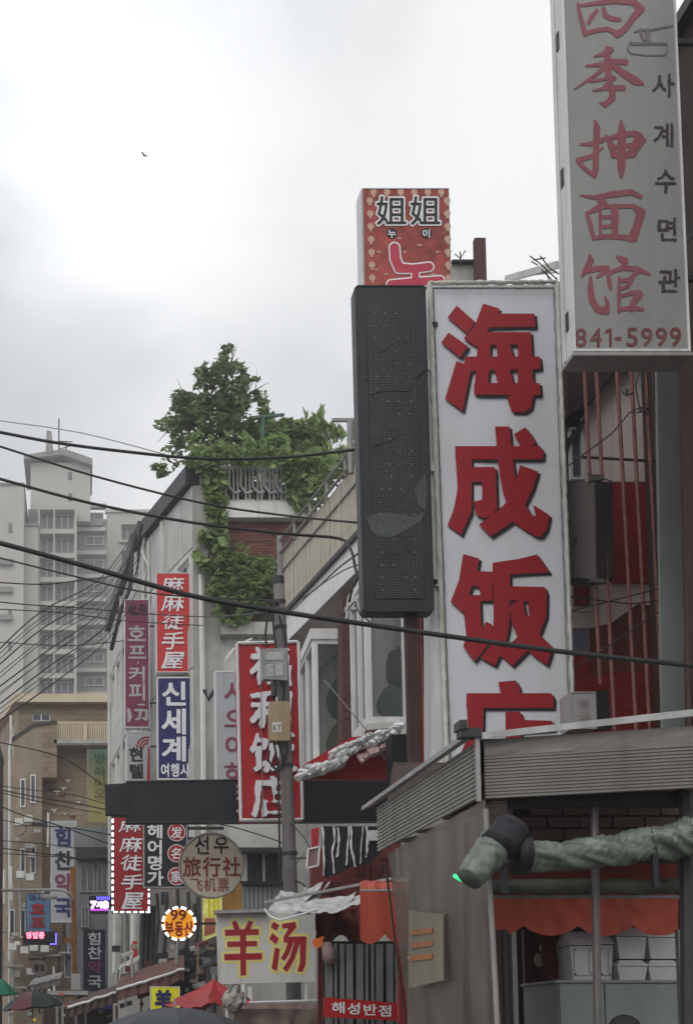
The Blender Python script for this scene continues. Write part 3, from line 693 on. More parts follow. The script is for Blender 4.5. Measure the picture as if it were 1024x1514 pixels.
# ================================================================== RIGHT SIDE BUILDINGS
def ribbed(A, B, h0, h1, n, dep, mb=None):
    """vertical ribs on the wall from A to B between heights h0, h1"""
    mb = mb or MB(); A, B = Vector(A), Vector(B); t = (B-A); Nn = t.normalized().cross(Vector((0,0,1)))
    for i in range(n):
        a = A+t*(i/n); b = A+t*((i+.5)/n); c = A+t*((i+1)/n); o = Nn*dep
        mb.ngon([a+Vector((0,0,h0)), b+o+Vector((0,0,h0)), b+o+Vector((0,0,h1)), a+Vector((0,0,h1))])
        mb.ngon([b+o+Vector((0,0,h0)), c+Vector((0,0,h0)), c+Vector((0,0,h1)), b+o+Vector((0,0,h1))])
    return mb
m_cream_rib = M('cream ribbed metal', (.45,.41,.335), .6, .15, 2, .55, bump=.1)
def bay_building():
    o = thing('terrace_building', 'building with a slanting cream ribbed terrace parapet, deep white eave and white bay windows', 'building', (7, 26, 0))
    A, B = Vector((4.67, 30.6, 0)), Vector((5.93, 21.5, 0)); H = EYE+9.45; T = (B-A); Ld = T.length
    mb, P = facade_mb(A+Vector((.45,0,0)), T, Ld, H-1.15, [], .1)
    part('wall', mb, m_concrete, o)
    mb, P = facade_mb(A, T, Ld, H-1.15, [], .1)
    part('wall', MB().prism([(5.93,21.5,0),(11,21.5,0),(11,21.9,0),(5.93,21.9,0)], (0,0,EYE+11)), m_concrete, o)
    part('end_wall', MB().prism([(4.72,30.6,0),(11,30.6,0),(11,30.3,0),(4.72,30.3,0)], (0,0,EYE+9)), m_concrete, o)
    part('roof_slab', MB().prism([(4.75,30.5,H),(5.95,21.6,H),(11,21.6,H),(11,30.5,H)], (0,0,.15)), m_concrete, o)
    # ribbed parapet
    Un = T.normalized(); PN = Un.cross(Vector((0,0,1)))
    part('parapet_backing', MB().prism([A-PN*.06+Vector((0,0,EYE+9.6)), B-PN*.06+Vector((0,0,EYE+9.6)), B-PN*.06+Vector((0,0,EYE+11.1)), A-PN*.06+Vector((0,0,EYE+11.1))], -PN*.05), m_brownwall, o)
    sl0 = None; ns = int(Ld/.15)
    for i in range(ns):
        p = A+Un*(.15*i+.01)
        if sl0 is None: sl0 = part('slat', MB().prism([p+Vector((0,0,EYE+9.6)), p+Un*.118+Vector((0,0,EYE+9.6)), p+Un*.118+Vector((0,0,EYE+11.15)), p+Vector((0,0,EYE+11.15))], -PN*.03), m_cream_rib, o); p0 = p
        else: share(sl0, p-p0+PN*random.uniform(-.012,.012), o)
    part('cross_bar', MB().bar(A+PN*.02+Vector((0,0,EYE+10.75)), B+PN*.02+Vector((0,0,EYE+10.75)), .03), m_rail, o)
    # parapet end facing the near shops, rails
    Nn = P(0,0,0)-P(0,0,1)
    for hh in (11.2, 11.5):
        part('top_rail', MB().tube([A+Nn*.05+Vector((0,0,EYE+hh)), B+Nn*.05+Vector((0,0,EYE+hh))], .035), m_rail, o)
    rp = None
    for i in range(9):
        q = A+T*(i/8)+Nn*.05
        if rp is None: rp = part('rail_post', MB().bar(q+Vector((0,0,EYE+11.1)), q+Vector((0,0,EYE+11.5)), .05), m_rail, o); q0 = q
        else: share(rp, q-q0, o)
    part('corner_post', MB().bar(A+Nn*.06+Vector((0,0,EYE+9.5)), A+Nn*.06+Vector((0,0,EYE+11.6)), .1), m_rail, o)
    # white fascia, soffit
    def off(n): return Nn*n
    z0, z1 = EYE+9.28, EYE+9.58
    part('white_fascia', MB().prism([A+off(.08)+Vector((0,0,z0-.35)), B+off(.08)+Vector((0,0,z0-.35)), B+off(.08)+Vector((0,0,z1)), A+off(.08)+Vector((0,0,z1))], -Nn*.1), m_white_frame, o)
    part('gutter_strip', MB().bar(A+off(.12)+Vector((0,0,z1+.02)), B+off(.12)+Vector((0,0,z1+.02)), .09), m_dark_metal, o)
    part('soffit', MB().prism([A+off(.07)+Vector((0,0,z0-.36)), B+off(.07)+Vector((0,0,z0-.36)), B-Nn*.9+Vector((0,0,z0-1.1)), A-Nn*.9+Vector((0,0,z0-1.1))], (0,0,.05)), M('brown grey soffit', (.22,.19,.175), .8, .15, 2, .3), o)
    # bay windows: a white framed box on the facade
    def bay(xL, xF, xR, dn, df, yT, yB, nm):
        zt = W(xR, yT, dn).z; zb = W(xR, yB, dn).z
        a = W(xF, (yT+yB)/2, dn); a.z = 0; b = Vector((W(xR+6, (yT+yB)/2, dn).x, dn, 0)); c = W(xL, (yT+yB)/2, df); c.z = 0
        bw = part('bay_window_cap', MB().prism([c+Vector((-.05,0,zt)), a+Vector((-.06,-.06,zt)), b+Vector((0,-.06,zt)), b+Vector((.3,df-dn,zt))], (0,0,.22)), m_white_frame, o)
        bw = part('bay_window', MB().prism([c+Vector((-.05,0,zb-.2)), a+Vector((-.06,-.06,zb-.2)), b+Vector((0,-.06,zb-.2)), b+Vector((.3,df-dn,zb-.2))], (0,0,.2)), m_white_frame, o)
        for p, q, k in ((c, a, nm), (a, b, 0)):
            U = (q-p).normalized(); Ln = (q-p).length; n_ = U.cross(Vector((0,0,1)))
            PP = lambda u, v, n=0, p=p, U=U, n_=n_: p+U*u+Vector((0,0,v))-n_*n
            f = MB(); fw = .09
            obar(f, PP, 0, zb, fw, zt, -.02, .08); obar(f, PP, Ln-fw, zb, Ln-.001, zt, -.02, .08); obar(f, PP, fw, zt-fw, Ln-fw, zt-.001, -.015, .08); obar(f, PP, fw, zb+.001, Ln-fw, zb+fw*1.6, -.015, .08)
            for i in range(1, k+1): obar(f, PP, Ln*i/(k+1)-.06, zb+fw, Ln*i/(k+1)+.06, zt-fw, -.01, .07)
            part('bay_frame', f, m_white_frame, bw)
            part('pane', MB().ngon([PP(.02,zb,.05), PP(Ln-.02,zb,.05), PP(Ln-.02,zt,.05), PP(.02,zt,.05)]), m_glass_green, bw)
        return bw
    bay(443, 464, 512, 27.3, 29.6, 946, 1136, 1)
    bay(519, 541, 596, 23.2, 24.6, 862, 1072, 1)
    part('sill', MB().prism([W(541,1070,23.05), W(600,1066,23.05), W(600,1085,23.05), W(541,1088,23.05)], (0,.4,0)), m_dirty_white, o)
    part('sill', MB().prism([W(447,1128,27.15), W(522,1114,27.15), W(522,1132,27.15), W(449,1148,27.15)], (0,.4,0)), m_dirty_white, o)
    part('brick_pier', MB().prism([W(506,1110,26.2), W(521,1110,26.2), W(521,880,26.2), W(506,880,26.2)], (0,.5,0)), M('red brown brick pier', (.10,.045,.037), .85, .3, 3, .3, brick=(.22,.075,(.1,.08,.07))), o)
    # white angle iron cap under the balcony corner
    part('eave_corner', MB().prism([W(428,905,30.2), W(447,933,30.2), W(458,925,30.2), W(470,900,30.2)], (0,.3,0)), m_white_frame, o)
    # roof hut and chimney
    part('roof_hut', MB().box(W(668,400,22).x, W(702,400,22).x, 22, 23.5, EYE+11, W(680,391,22).z), m_concrete, o)
    part('roof_hut_cap', MB().box(W(666,400,22).x, W(704,400,22).x, 21.9, 23.6, W(680,391,22).z, W(680,388,22).z), m_dark_metal, o)
    part('chimney', MB().box(W(703,400,21.6).x, W(719,400,21.6).x, 21.6, 21.72, EYE+11, W(708,351,21.6).z), M('brown chimney paint', (.075,.038,.038), .8, .2, 3, .4), o)
    part('antenna', MB().tube([W(681,392,21.9), W(680,372,21.9)], .012).tube([W(672,375,21.9), W(680,382,21.9), W(688,370,21.9)], .01), m_dark_metal, o)
    # things leaning inside the windows
    return o
bay_building()
mp_ = M('pale quilted cushion', (.17,.20,.18), .9, .15, 5, .2)
for (x, y, d, rx, rz, nm, lb, mm) in ((580,1042,23.4,.30,.34,'pillow','pale green pillow pressed against the right bay window pane',mp_), (588,992,23.5,.22,.40,'pillow','grey pillow propped upright above the pale green one',M('grey pillow cloth',(.13,.12,.11),.9,.15,5,.2)), (500,1035,27.4,.26,.45,'cushion','green cushion leaning inside the left bay window',M('green cushion cloth',(.06,.09,.075),.9,.2,5,.2)), (500,1102,27.4,.26,.45,'laundry_sack','olive yellow sack standing inside the left bay window',M('olive sack cloth',(.12,.085,.03),.9,.2,5,.2))):
    c = W(x, y, d)
    mbp = MB().grid(lambda u, v: c+Vector((math.copysign(abs(math.sin((u)*6.283))**.7, math.sin(u*6.283))*rx*max(0,math.sin(v*3.1416))**.6, -.03*math.cos(u*6.283)*max(0,math.sin(v*3.1416)), (v*2-1)*rz+.13*noise.noise(Vector((math.cos(u*6.283)*1.5+x,math.sin(u*6.283)*1.5,v*2.5))))), 14, 8)
    single(nm, mbp, mm, lb, 'pillow' if nm != 'laundry_sack' else 'sack', smooth=True)

single('roof_canopy', MB().bar(W(750,412,20), W(825,391,17.5), .09).bar(W(760,408,20), W(822,402,17.5), .03).bar(W(764,410,19.8), W(762,440,19.8), .04), m_alu, 'white canopy bar sticking out above the tall white sign', 'canopy')
tw = MB()
for l in (((783,378),(800,391),(822,412)),((788,384),(806,381)),((798,378),(812,396),(826,405)),((800,398),(827,425)),((806,400),(812,415),(829,420)),((822,410),(826,440),(829,452)),((785,386),(795,392))):
    tw.tube([W(x, y, 17.4) for x, y in l], .010, 4)
single('dry_twigs', tw, m_bark, 'bare dry twigs poking out between the two tall white signs', 'twigs')

# red clad building (d = 16) beyond the upper shop sign
def red_building():
    d = 16; q = lambda *p: [W(x, y, d) for x, y in p]
    o = thing('red_clad_building', 'building clad in glossy dark red panels with painted pale reflections behind a row of rusty rods', 'building', (6.6, 16.4, 0))
    part('wall', MB().box(5.62, 9, 16.06, 18.5, 0, EYE+9.2), m_brownwall, o)
    part('ribbed_wall', MB().prism(q((617,905),(652,905),(655,1190),(625,1190)), (0,.05,0)), m_redclad, o)
    for x in (622, 631, 640, 648): part('rod', MB().tube([W(x, 905, 15.9), W(x+8, 1190, 15.9)], .018), m_rust, o)
    th = (0,.05,0)  # pink and red brown panels paint the street's reflection onto the glossy wall
    part('cladding_panel', MB().prism(q((862,712),(905,712),(905,556),(860,612)), th), m_pink_reflect, o, 'pale pink painted reflection')
    part('cladding_panel', MB().prism(q((905.6,712),(939,712),(939,522),(905.6,555)), th), m_pink_reflect, o, 'pale pink painted reflection')
    part('cladding_panel', MB().prism(q((939.6,712),(976,712),(976,515),(939.6,521)), th), m_pink_reflect, o, 'pale pink painted reflection')
    part('eave', MB().prism(q((826,535),(935,520),(905,553),(860,608),(829,628)), (0,-.25,0)), M('dark maroon eave', (.035,.016,.018), .7, .2, 2, .3), o)
    for a, b in ((905, 929.7), (930.3, 953.7), (954.3, 978)):
        part('cladding_panel', MB().prism(q((a,857),(b,857),(b,713),(a,713)), th), m_redclad, o, 'dark red panel')
    part('ledge', MB().box(W(903,856,d).x, W(980,856,d).x, d-.08, d+.02, W(940,864,d).z, W(940,857.5,d).z), m_redclad, o)
    part('cladding_panel', MB().prism(q((838,1050),(980,1050),(980,988),(845,1000)), th), m_redclad, o, 'dark red lower panel')
    part('cladding_panel', MB().prism(q((838,1100),(982,1100),(982,1051),(838,1051)), th), m_redclad, o, 'dark red lower panel')
    part('cladding_panel', MB().prism(q((872,999),(979,987.5),(977,900),(945,893),(905,922),(872,930)), th), m_brown_reflect, o, 'red brown painted reflection')
    part('cladding_panel', MB().prism(q((838,965),(871.5,965),(871.5,929),(838,929)), th), M('lilac grey panel', (.22,.2,.25), .5, .1, 2, .4), o, 'lilac grey panel')
    part('cladding_panel', MB().prism(q((838,999),(871.5,997),(871.5,965.6),(838,965.6)), th), m_redclad, o)
    part('cladding_panel', MB().prism(q((838,928.4),(871.5,928.4),(904,921),(944,892),(977,899),(977,865),(838,858)), th), m_pink_reflect, o, 'pale painted reflection band crossed by wires')
    # white sash window near the sign
    P = lambda u, v, n=0: Vector((W(838,712,d).x+u, d-.1+n, W(838,712,d).z+v))
    window(o, P, .02, 0, .19, .66, .1, .03, 0, m_white_frame, glass('blue grey window glass', (.10,.13,.16), .1))
    part('window_hood', MB().prism(q((833,655),(860,622),(860,632),(833,668)), (0,-.12,0)), m_dark_metal, o)
    part('window_hood', MB().prism(q((833,628),(860,608),(860,616),(833,640)), (0,-.10,0)), m_brownwall, o)
    wn = part('window', MB().box(W(840,900,d).x, W(871,900,d).x, d-.06, d-.01, W(850,905,d).z, W(850,862,d).z), m_white_frame, o)
    part('pane', MB().box(W(845,900,d).x, W(869,900,d).x, d-.075, d-.065, W(850,900,d).z, W(850,864,d).z), m_redclad, wn)
    for p in (((863,540),(887,1012)), ((881,540),(909,1090)), ((911,536),(941,1090)), ((932,536),(961,1090)), ((954,536),(981,1090))):
        part('rod', MB().tube([W(*p[0],15.2), W(*p[1],15.2)], .022), m_rust, o)
    part('cross_rod', MB().bar(W(860,676,15.3), W(973,682,15.3), .025), m_dark_metal, o)
    for l in (((905,712),(868,700)), ((838,690),(905,640),(930,610),(974,590)), ((845,992),(980,900)), ((838,905),(976,870)), ((838,882),(930,893),(976,888))):
        part('stay_wire', MB().tube([W(x, y, 15.1) for x, y in l], .008, 4), m_dark_metal, o)
    # tangle of cable ends at the top
    tg = MB(); random.seed(5)
    for c in ((926,585),(950,608)):
        for i in range(6):
            a = random.uniform(0,6.28); tg.tube([W(c[0],c[1],15), W(c[0]+10*math.cos(a), c[1]+10*math.sin(a), 15.05)], .009, 4)
    for x in (938, 947): tg.tube([W(x,530,15), W(x+6,550,15), W(x+1,570,15), W(x+8,610,15)], .01, 4)
    part('cable_tangle', tg, m_dark_metal, o)
red_building()
single('sign_cabinet', MB().prism([W(833,854,15.3), W(881,856,15.0), W(879,711,15.0), W(832,713,15.3)], (0,.25,0)).prism([W(882,856,15.0), W(908,853,15.3), W(905,713,15.3), W(881,711,15.0)], (0,.25,0)).bar(W(870,709,14.9), W(889,706,14.9), .06).bar(W(880,712,14.9), W(880,702,14.9), .04).bar(W(872,858,14.9), W(892,860,14.9), .05), M('grey brown blank sign back', (.085,.075,.07), .7, .1, 2, .2), 'blank grey brown folded sign cabinet beside the tall white sign', 'sign')
s_ = signbox('shop_sign', 'small white sign box with a dark side just above the corrugated canopy', 'sign', 843, 1023, 881, 1078, 13.2, .3, m_sign_old, m_alu_dark, 1.5)
vtext(s_, '중국', 851, 874, 1030, 1070, 13.18, M('faded plum lettering', (.2,.12,.13), .5, .2, 5, .3, bump=0), -.01, brush=.03)
part('side_panel', MB().prism([W(881,1080,13.2), W(903,1078,13.6), W(898,1020,13.6), W(881,1021,13.2)], (0,.05,0)), m_black, s_)
def pilaster():
    d = 14; o = thing('corner_building', 'grey green corner pilaster of the building edge under the tall upper sign', 'building', (6.2, 14.2, 0))
    part('pilaster', MB().prism([W(1022,1700,d), W(990,1700,d), W(970,500,d), W(1004,500,d)], (0,.06,0)), m_pilaster, o)
    part('drain_pipe', MB().tube([W(1006,500,d-.1), W(1020,1100,d-.1)], .035), M('brown drain pipe', (.09,.045,.035), .5, .2, 3, .3), o)
    part('drain_pipe', MB().tube([W(1016,500,d-.1), W(1032,1100,d-.1)], .05), m_brownwall, o)
    part('wall', MB().box(6.85, 9, 14.3, 15.9, 0, EYE+10).box(6.2, 9, 14.08, 14.12, 0, EYE+10), m_brownwall, o)
pilaster()
def near_building():
    o = thing('brown_building', 'dark brown building filling the far right edge beside the upper sign', 'building', (7, 5, 0))
    a = W(1001, 300, 12.9).x
    H = W(1001, 80, 12.9).z
    part('wall', MB().box(a, a+4, 9.5, 12.9, 0, H), m_brownwall, o)
    part('coping', MB().box(a-.12, a+4, 9.5, 13.0, H, H+.12), m_dark_metal, o)
    part('wall_band', MB().box(a-.03, a-.003, 9.6, 12.92, W(1001,380,12.9).z, W(1001,365,12.9).z), m_black, o)
    part('lower_wall', MB().box(a-.05, a-.004, 9.6, 12.93, 3.8, W(1001,385,12.9).z), M('brown reveal', (.055,.032,.024), .7, .2, 3, .3), o)
near_building()
def left_row():
    o = thing('maroon_building', 'dark maroon building whose edge shows at the left border of the street', 'building', (-4.6, 40, 0))
    A, B = Vector((-2.62, 36, 0)), Vector((-2.62, 45, 0)); Ld = 9; hs = []
    for r in range(3):
        for c in range(2): hs.append((1.2+c*4, 1+r*3.1, 3.3+c*4, 2.6+r*3.1))
    mb, P = facade_mb(A, B-A, Ld, EYE+9.1, hs, .2)
    part('wall', mb, M('maroon wall', (.075,.04,.045), .8, .2, 2, .3), o)
    for h in hs: window(o, P, *h, .2, .06, 1)
    part('roof', MB().box(-8, -2.6, 36, 45, EYE+9.1, EYE+9.3), m_dark_metal, o)
    part('end_wall', MB().box(-8, -2.66, 36, 36.2, 0, EYE+9.09), m_brownwall, o)
    part('back_wall', MB().box(-8, -2.66, 44.8, 45, 0, EYE+9.09), m_brownwall, o)
left_row()
# ================================================================== SIGNS
# --- upper white sign with faded red brush characters (d = 12)
def sign_a():
    d = 12
    o = signbox('shop_sign', 'tall aged white sign with faded red brush characters and the number 841-5999', 'sign', 837.5, -70, 1008, 519, d, .3, m_sign_old, m_alu, 3.5, bracket=.35)
    X0, X1, Z0, Z1 = rect(837.5, -70, 1008, 519, d)
    for z in (60, 262, 475):
        q = W(838, z, d+.12)
        part('side_slot', MB().box(X0-.006, X0-.001, d+.1, d+.16, q.z-.09, q.z+.09), m_black, o)
    part('side_rib', MB().box(X0-.012, X0-.002, d+.19, d+.23, Z0, Z1), m_alu, o)
    part('bottom_cover', MB().box(X0-.004, X1+.015, d-.01, d+.3, Z0-.045, Z0-.008), m_alu_dark, o)
    c3 = Conv(810, 0, 4.785); c4 = Conv(810, 260, 4.785)
    si = [('s',[(210,25,8),(228,110,13),(262,235,16)]), ('s',[(225,35,8),(330,20,13),(480,2,17),(610,12,20)]), ('s',[(610,15,20),(655,60,26),(600,120,20),(545,200,20),(490,240,22)]),
          ('s',[(262,232,14),(350,210,13),(420,200,13),(490,235,18)]), ('s',[(345,70,10),(310,110,13),(285,158,10)]), ('s',[(390,55,12),(405,105,15),(440,125,15),(505,135,12)])]
    ji = [('s',[(410,325,4),(420,355,20)]), ('s',[(440,350,22),(395,375,14),(325,395,4)]), ('s',[(268,462,5),(350,455,12),(440,430,16),(545,435,20)]), ('s',[(415,360,20),(425,470,24),(425,515,20)]),
          ('s',[(400,470,16),(330,530,10),(185,628,3)]), ('s',[(455,460,16),(540,520,24),(620,570,27),(670,590,8)]), ('s',[(300,572,8),(400,555,10),(460,545,14)]), ('s',[(470,548,12),(430,580,12),(395,600,6)]), ('s',[(318,638,5),(420,618,13),(530,618,18)]), ('s',[(450,615,22),(455,690,20),(405,735,18),(365,725,4)])]
    shen = [('s',[(330,850,6),(345,900,22),(340,1000,20),(338,1100,20),(335,1200,20),(330,1245,8)]), ('s',[(228,1018,5),(300,1015,14),(390,985,16)]), ('s',[(385,1042,5),(310,1100,12),(215,1130,18)]), ('s',[(215,1140,14),(260,1190,13),(325,1240,12)]),
            ('s',[(515,850,6),(520,920,26),(518,1050,28),(518,1180,26),(516,1245,10)]), ('s',[(408,955,6),(440,1010,20),(465,1095,17)]), ('s',[(430,975,12),(500,955,18),(610,940,18),(640,965,30)]), ('s',[(690,990,4),(645,990,38),(600,1060,30)]), ('s',[(460,1095,18),(530,1100,20),(600,1080,26)]), ('s',[(440,1040,14),(520,1030,12),(620,1020,16)])]
    mian = [('s',[(228,135,3),(330,150,14),(470,125,20),(590,112,18),(655,145,12)]), ('s',[(370,160,26),(400,200,22),(320,240,16),(280,262,8)]), ('s',[(275,262,12),(300,350,15),(320,440,12)]), ('s',[(300,250,12),(400,215,12),(600,210,14),(655,255,30)]),
            ('s',[(655,260,30),(630,350,26),(600,430,32)]), ('s',[(320,440,10),(420,425,15),(530,432,16),(590,440,22)]), ('s',[(368,250,9),(368,425,9)]), ('s',[(470,220,24),(472,300,24),(470,420,20)]), ('s',[(375,290,11),(450,285,11)]), ('s',[(380,358,11),(450,352,11)])]
    guan = [('s',[(295,560,8),(300,600,22),(265,665,18),(235,715,4)]), ('s',[(265,675,14),(340,655,18),(415,650,16)]), ('s',[(420,650,16),(380,690,12),(345,715,6)]), ('s',[(300,715,8),(300,800,20),(310,880,22),(350,945,22),(410,955,24)]), ('s',[(410,950,22),(420,900,12),(400,850,3)]),
            ('s',[(490,572,10),(540,600,26),(535,645,14)]), ('s',[(425,690,12),(435,760,14),(440,800,6)]), ('s',[(430,685,12),(520,650,14),(620,655,18),(710,690,10)]), ('s',[(640,670,14),(580,720,8)]), ('s',[(505,720,9),(500,830,10),(500,960,9)]), ('s',[(505,745,12),(590,728,14),(560,780,12),(510,800,8)]), ('s',[(505,850,10),(600,825,14),(640,835,28),(600,900,18),(590,940,20)]), ('s',[(505,945,10),(600,930,16),(670,945,10)])]
    for sh, cv in ((si,c3),(ji,c3),(shen,c3),(mian,c4),(guan,c4)):
        put_strokes(sh, cv, d-.002, [(m_faded_red, 0.4, 0, 0, 0, 'character')], o, 1.1)
    m_ink = M('faded ink lettering', (.04,.03,.032), .5, .2, 6, .2, gcol=(.2,.18,.18), bump=0)
    for i, (ch, x, y) in enumerate((('사',979,124),('계',980,198),('수',983,266),('면',985,338),('관',988,414))):
        mb = MB(); put_char(mb, ch, x-16, y-19, x+18, y+19, d-.002, .015, brush=.03, seed=i); part('character', mb, m_ink, o)
    m_num = M('faded brown red number', (.15,.040,.042), .5, .15, 5, .25, gcol=(.3,.2,.2), bump=0)
    mb = MB()
    for ch, x in zip('841-5999', (858, 880.5, 900, 914, 934, 955.5, 977, 998)):
        if ch == '-':
            mb.ngon([W(909,502.5,d-.002), W(918,502.5,d-.002), W(918,498,d-.002), W(909,498,d-.002)])
        elif ch == '1':
            mb.ngon([W(px_, py_, d-.002) for px_, py_ in ((900,512),(904,512),(904,485),(901,485),(894,489),(894,492.5),(900,490.5))])
        else: put_char(mb, ch, x-8, 485-(x-900)*.01, x+8, 512-(x-900)*.01, d-.002, .012, fit='bbox')
    part('lettering', mb, m_num, o)
    # noodle bowl drawing
    bowl = [('s',[(565,330,4),(562,350,4),(585,375,4),(700,388,4),(820,388,4),(840,365,4),(842,325,4)]), ('s',[(575,295,4),(600,300,4),(840,300,3)]), ('s',[(575,312,3),(840,312,3)]), ('s',[(610,225,4),(650,205,6)]), ('s',[(650,215,8),(670,270,9),(720,290,6)]), ('s',[(690,210,8),(700,280,7)]), ('s',[(720,215,6),(710,290,6)]), ('s',[(640,210,8),(740,205,8),(880,178,4)])]
    put_strokes(bowl, c3, d-.002, [(M('faint grey drawing', (.15,.13,.13), .5, .2, 6, 0, bump=0), .2, 0, 0, 0, 'bowl_drawing')], o, .7)
sign_a()

# --- tall white sign with huge red gothic characters (d = 15)
def sign_b():
    d = 15
    o = thing('shop_sign', 'tall white sign with four huge red block characters shadowed in black', 'sign', W(745, 1120, d))
    q = lambda x, y, k=0: W(x, y, d+k)
    part('cabinet', MB().prism([q(637,1130,.03), q(846,1130,.03), q(822,420,.03), q(633,422,.03)], (0,.3,0)), m_alu, o)
    # wavy flexible face
    def PF(u, v):
        xl = 639+24*v; xr = 820+25*v; y = 424+(1126-424)*v
        e_ = 1.5*noise.noise(Vector((v*30, 3 if u < .5 else 7, 0)))*(1 if u in (0,1) else 0)
        p = q(xl+(xr-xl)*u+e_, y); p.y += .012*noise.noise(Vector((u*5, v*16, 2))); return p
    part('face_panel', MB().grid(PF, 10, 40), m_sign_white, o, smooth=True)
    m_fr = M('crinkled white trim', (.50,.49,.45), .5, .15, 8, .55, gcol=(.12,.1,.08), bump=.3)
    def strip(ax, ay, bx, by, wpx, seed, n=60):
        mb = MB(); ln = math.hypot(bx-ax, by-ay); ux, uy = (bx-ax)/ln, (by-ay)/ln
        def Pp(u, v):
            j = (1.4*noise.noise(Vector((u*ln/14, seed, v*3)))+.9*noise.noise(Vector((u*ln/5, seed+4, v*3))))
            k = (v-.5)*wpx+j
            p = q(ax+(bx-ax)*u-uy*k, ay+(by-ay)*u+ux*k); p.y -= .035+.03*math.sin(v*3.14)+.02*noise.noise(Vector((u*ln/6, seed, 9)))
            return p
        return mb.grid(Pp, n, 3)
    part('frame', strip(634,420,660,1128,8,1,110), m_fr, o, 'crinkled left edge', smooth=True)
    part('frame', strip(822,420,848,1128,7,2,110), m_fr, o, 'crinkled right edge', smooth=True)
    part('frame', strip(632,421,822,419,7,3,40), m_fr, o, 'crinkled top edge', smooth=True)
    # torn dark edge line
    for a, b, s_ in (((640,426),(666,1126),5), ((818,426),(843,1126),6)):
        l = [q(a[0]+(b[0]-a[0])*t/60+1.3*noise.noise(Vector((t*.9,s_,0))), a[1]+(b[1]-a[1])*t/60, -.05) for t in range(61)]
        part('torn_edge', MB().tube(l, lambda t: .004+.004*abs(noise.noise(Vector((t*40, s_, 1)))), 4), m_dark_metal, o)
    part('torn_edge', MB().tube([q(640+3*t, 426+1.4*noise.noise(Vector((t*.7,0,3))), -.05) for t in range(60)], .006, 4), m_dark_metal, o)
    for y in (540, 690, 860):
        part('hinge', MB().prism([q(634+(y-420)*.037-7,y+6,-.03), q(634+(y-420)*.037-1,y+6,-.03), q(634+(y-420)*.037-1,y-6,-.03), q(634+(y-420)*.037-7,y-6,-.03)], (0,.05,0)), m_alu, o)
    z1 = Conv(620, 400, 4.204); z2 = Conv(620, 740, 4.092)
    P = 'p'
    hai = [(P,[(230,218),(342,318),(292,390),(176,290)]), (P,[(180,386),(300,472),(250,538),(136,446)]), (P,[(230,562),(278,582),(330,600),(312,640),(265,870),(160,795)]), (P,[(285,535),(745,535),(752,608),(300,622),(275,590)]),
           (P,[(395,205),(495,236),(470,300),(425,365),(365,440),(350,470),(275,420),(345,340)]), (P,[(450,267),(712,268),(718,348),(430,350)]), (P,[(350,450),(370,383),(445,383),(440,455),(425,690),(415,768),(340,768),(352,610),(362,470)]), (P,[(360,383),(688,383),(690,458),(355,458)]),
           (P,[(612,383),(690,383),(705,700),(702,790),(690,850),(650,878),(575,878),(545,785),(612,770)]), (P,[(340,700),(745,700),(750,772),(340,770)]), (P,[(478,440),(555,440),(580,540),(560,620),(585,720),(490,720),(468,610),(485,535)])]
    che1 = [(470,970),(560,970),(572,1110),(580,1230),(600,1320),(640,1400),(650,1500)]
    def zz(p): return ((p[0]/4.092*4.204), (p[1]/4.092+340)*4.204)   # z2 frame into z1 frame
    cheng = [(P,[(470,970),(558,970),(575,1160),(600,1320),(640,1420),zz((640,30)),zz((672,85)),zz((705,98)),zz((688,28)),zz((785,90)),zz((768,170)),zz((735,218)),zz((700,215)),zz((640,180)),zz((568,130)),zz((530,20)),(520,1380),(490,1200)]),
             (P,[(655,975),(690,1020),(722,1075),(640,1105),(588,1018)]), (P,[(222,1092),(745,1092),(770,1130),(762,1172),(225,1172)]),
             (P,[(222,1092),(322,1150),(320,1500),zz((300,90)),zz((250,207)),zz((170,150)),(215,1480),(238,1350)]), (P,[(300,1222),(460,1222),(475,1262),(470,1312),(300,1312)]), (P,[(390,1225),(470,1228),(480,1500),zz((472,30)),zz((440,90)),zz((385,105)),zz((345,88)),zz((330,28)),(330,1440),(390,1425)]),
             (P,[(625,1210),(735,1250),(700,1360),(640,1480),zz((570,120)),zz((500,170)),zz((430,215)),zz((360,145)),zz((470,70)),(540,1440),(590,1340)])]
    fan = [(P,[(265,325),(360,352),(345,428),(290,590),(258,675),(190,612),(240,480)]), (P,[(340,428),(440,432),(435,600),(380,606),(360,520),(300,510),(310,440)]), (P,[(290,575),(440,570),(435,606),(365,606),(280,610)]), (P,[(268,600),(365,600),(370,750),(385,770),(400,735),(435,750),(440,840),(330,972),(265,880),(285,820),(272,700)]),
           (P,[(443,378),(600,355),(710,328),(785,435),(640,440),(545,448),(500,440),(443,440)]), (P,[(443,378),(545,378),(545,640),(540,760),(520,860),(455,1000),(370,952),(440,870),(450,700)]), (P,[(530,520),(755,525),(768,560),(765,700),(735,780),(700,860),(640,920),(560,1000),(480,930),(590,830),(640,740),(665,695),(655,610),(530,600)]),
           (P,[(545,640),(620,590),(640,690),(700,790),(805,890),(770,995),(690,940),(600,840),(560,740)])]
    dian = [(P,[(478,1100),(580,1090),(602,1130),(610,1180),(495,1180)]), (P,[(285,1168),(795,1168),(812,1200),(808,1255),(285,1255)]), (P,[(285,1168),(385,1240),(380,1420),(340,1560),(240,1560),(295,1420)]), (P,[(522,1280),(605,1280),(630,1330),(800,1335),(815,1385),(615,1400),(615,1560),(522,1560)])]
    lay = [(m_black_char, .6, 3.6, 3.6, -.020, 'character_shadow'), (m_red_char, .35, 0, 0, -.026, 'character')]
    for sh, cv in ((hai,z1),(cheng,z1),(fan,z2),(dian,z2)): put_strokes(sh, cv, d, lay, o, 1.0)
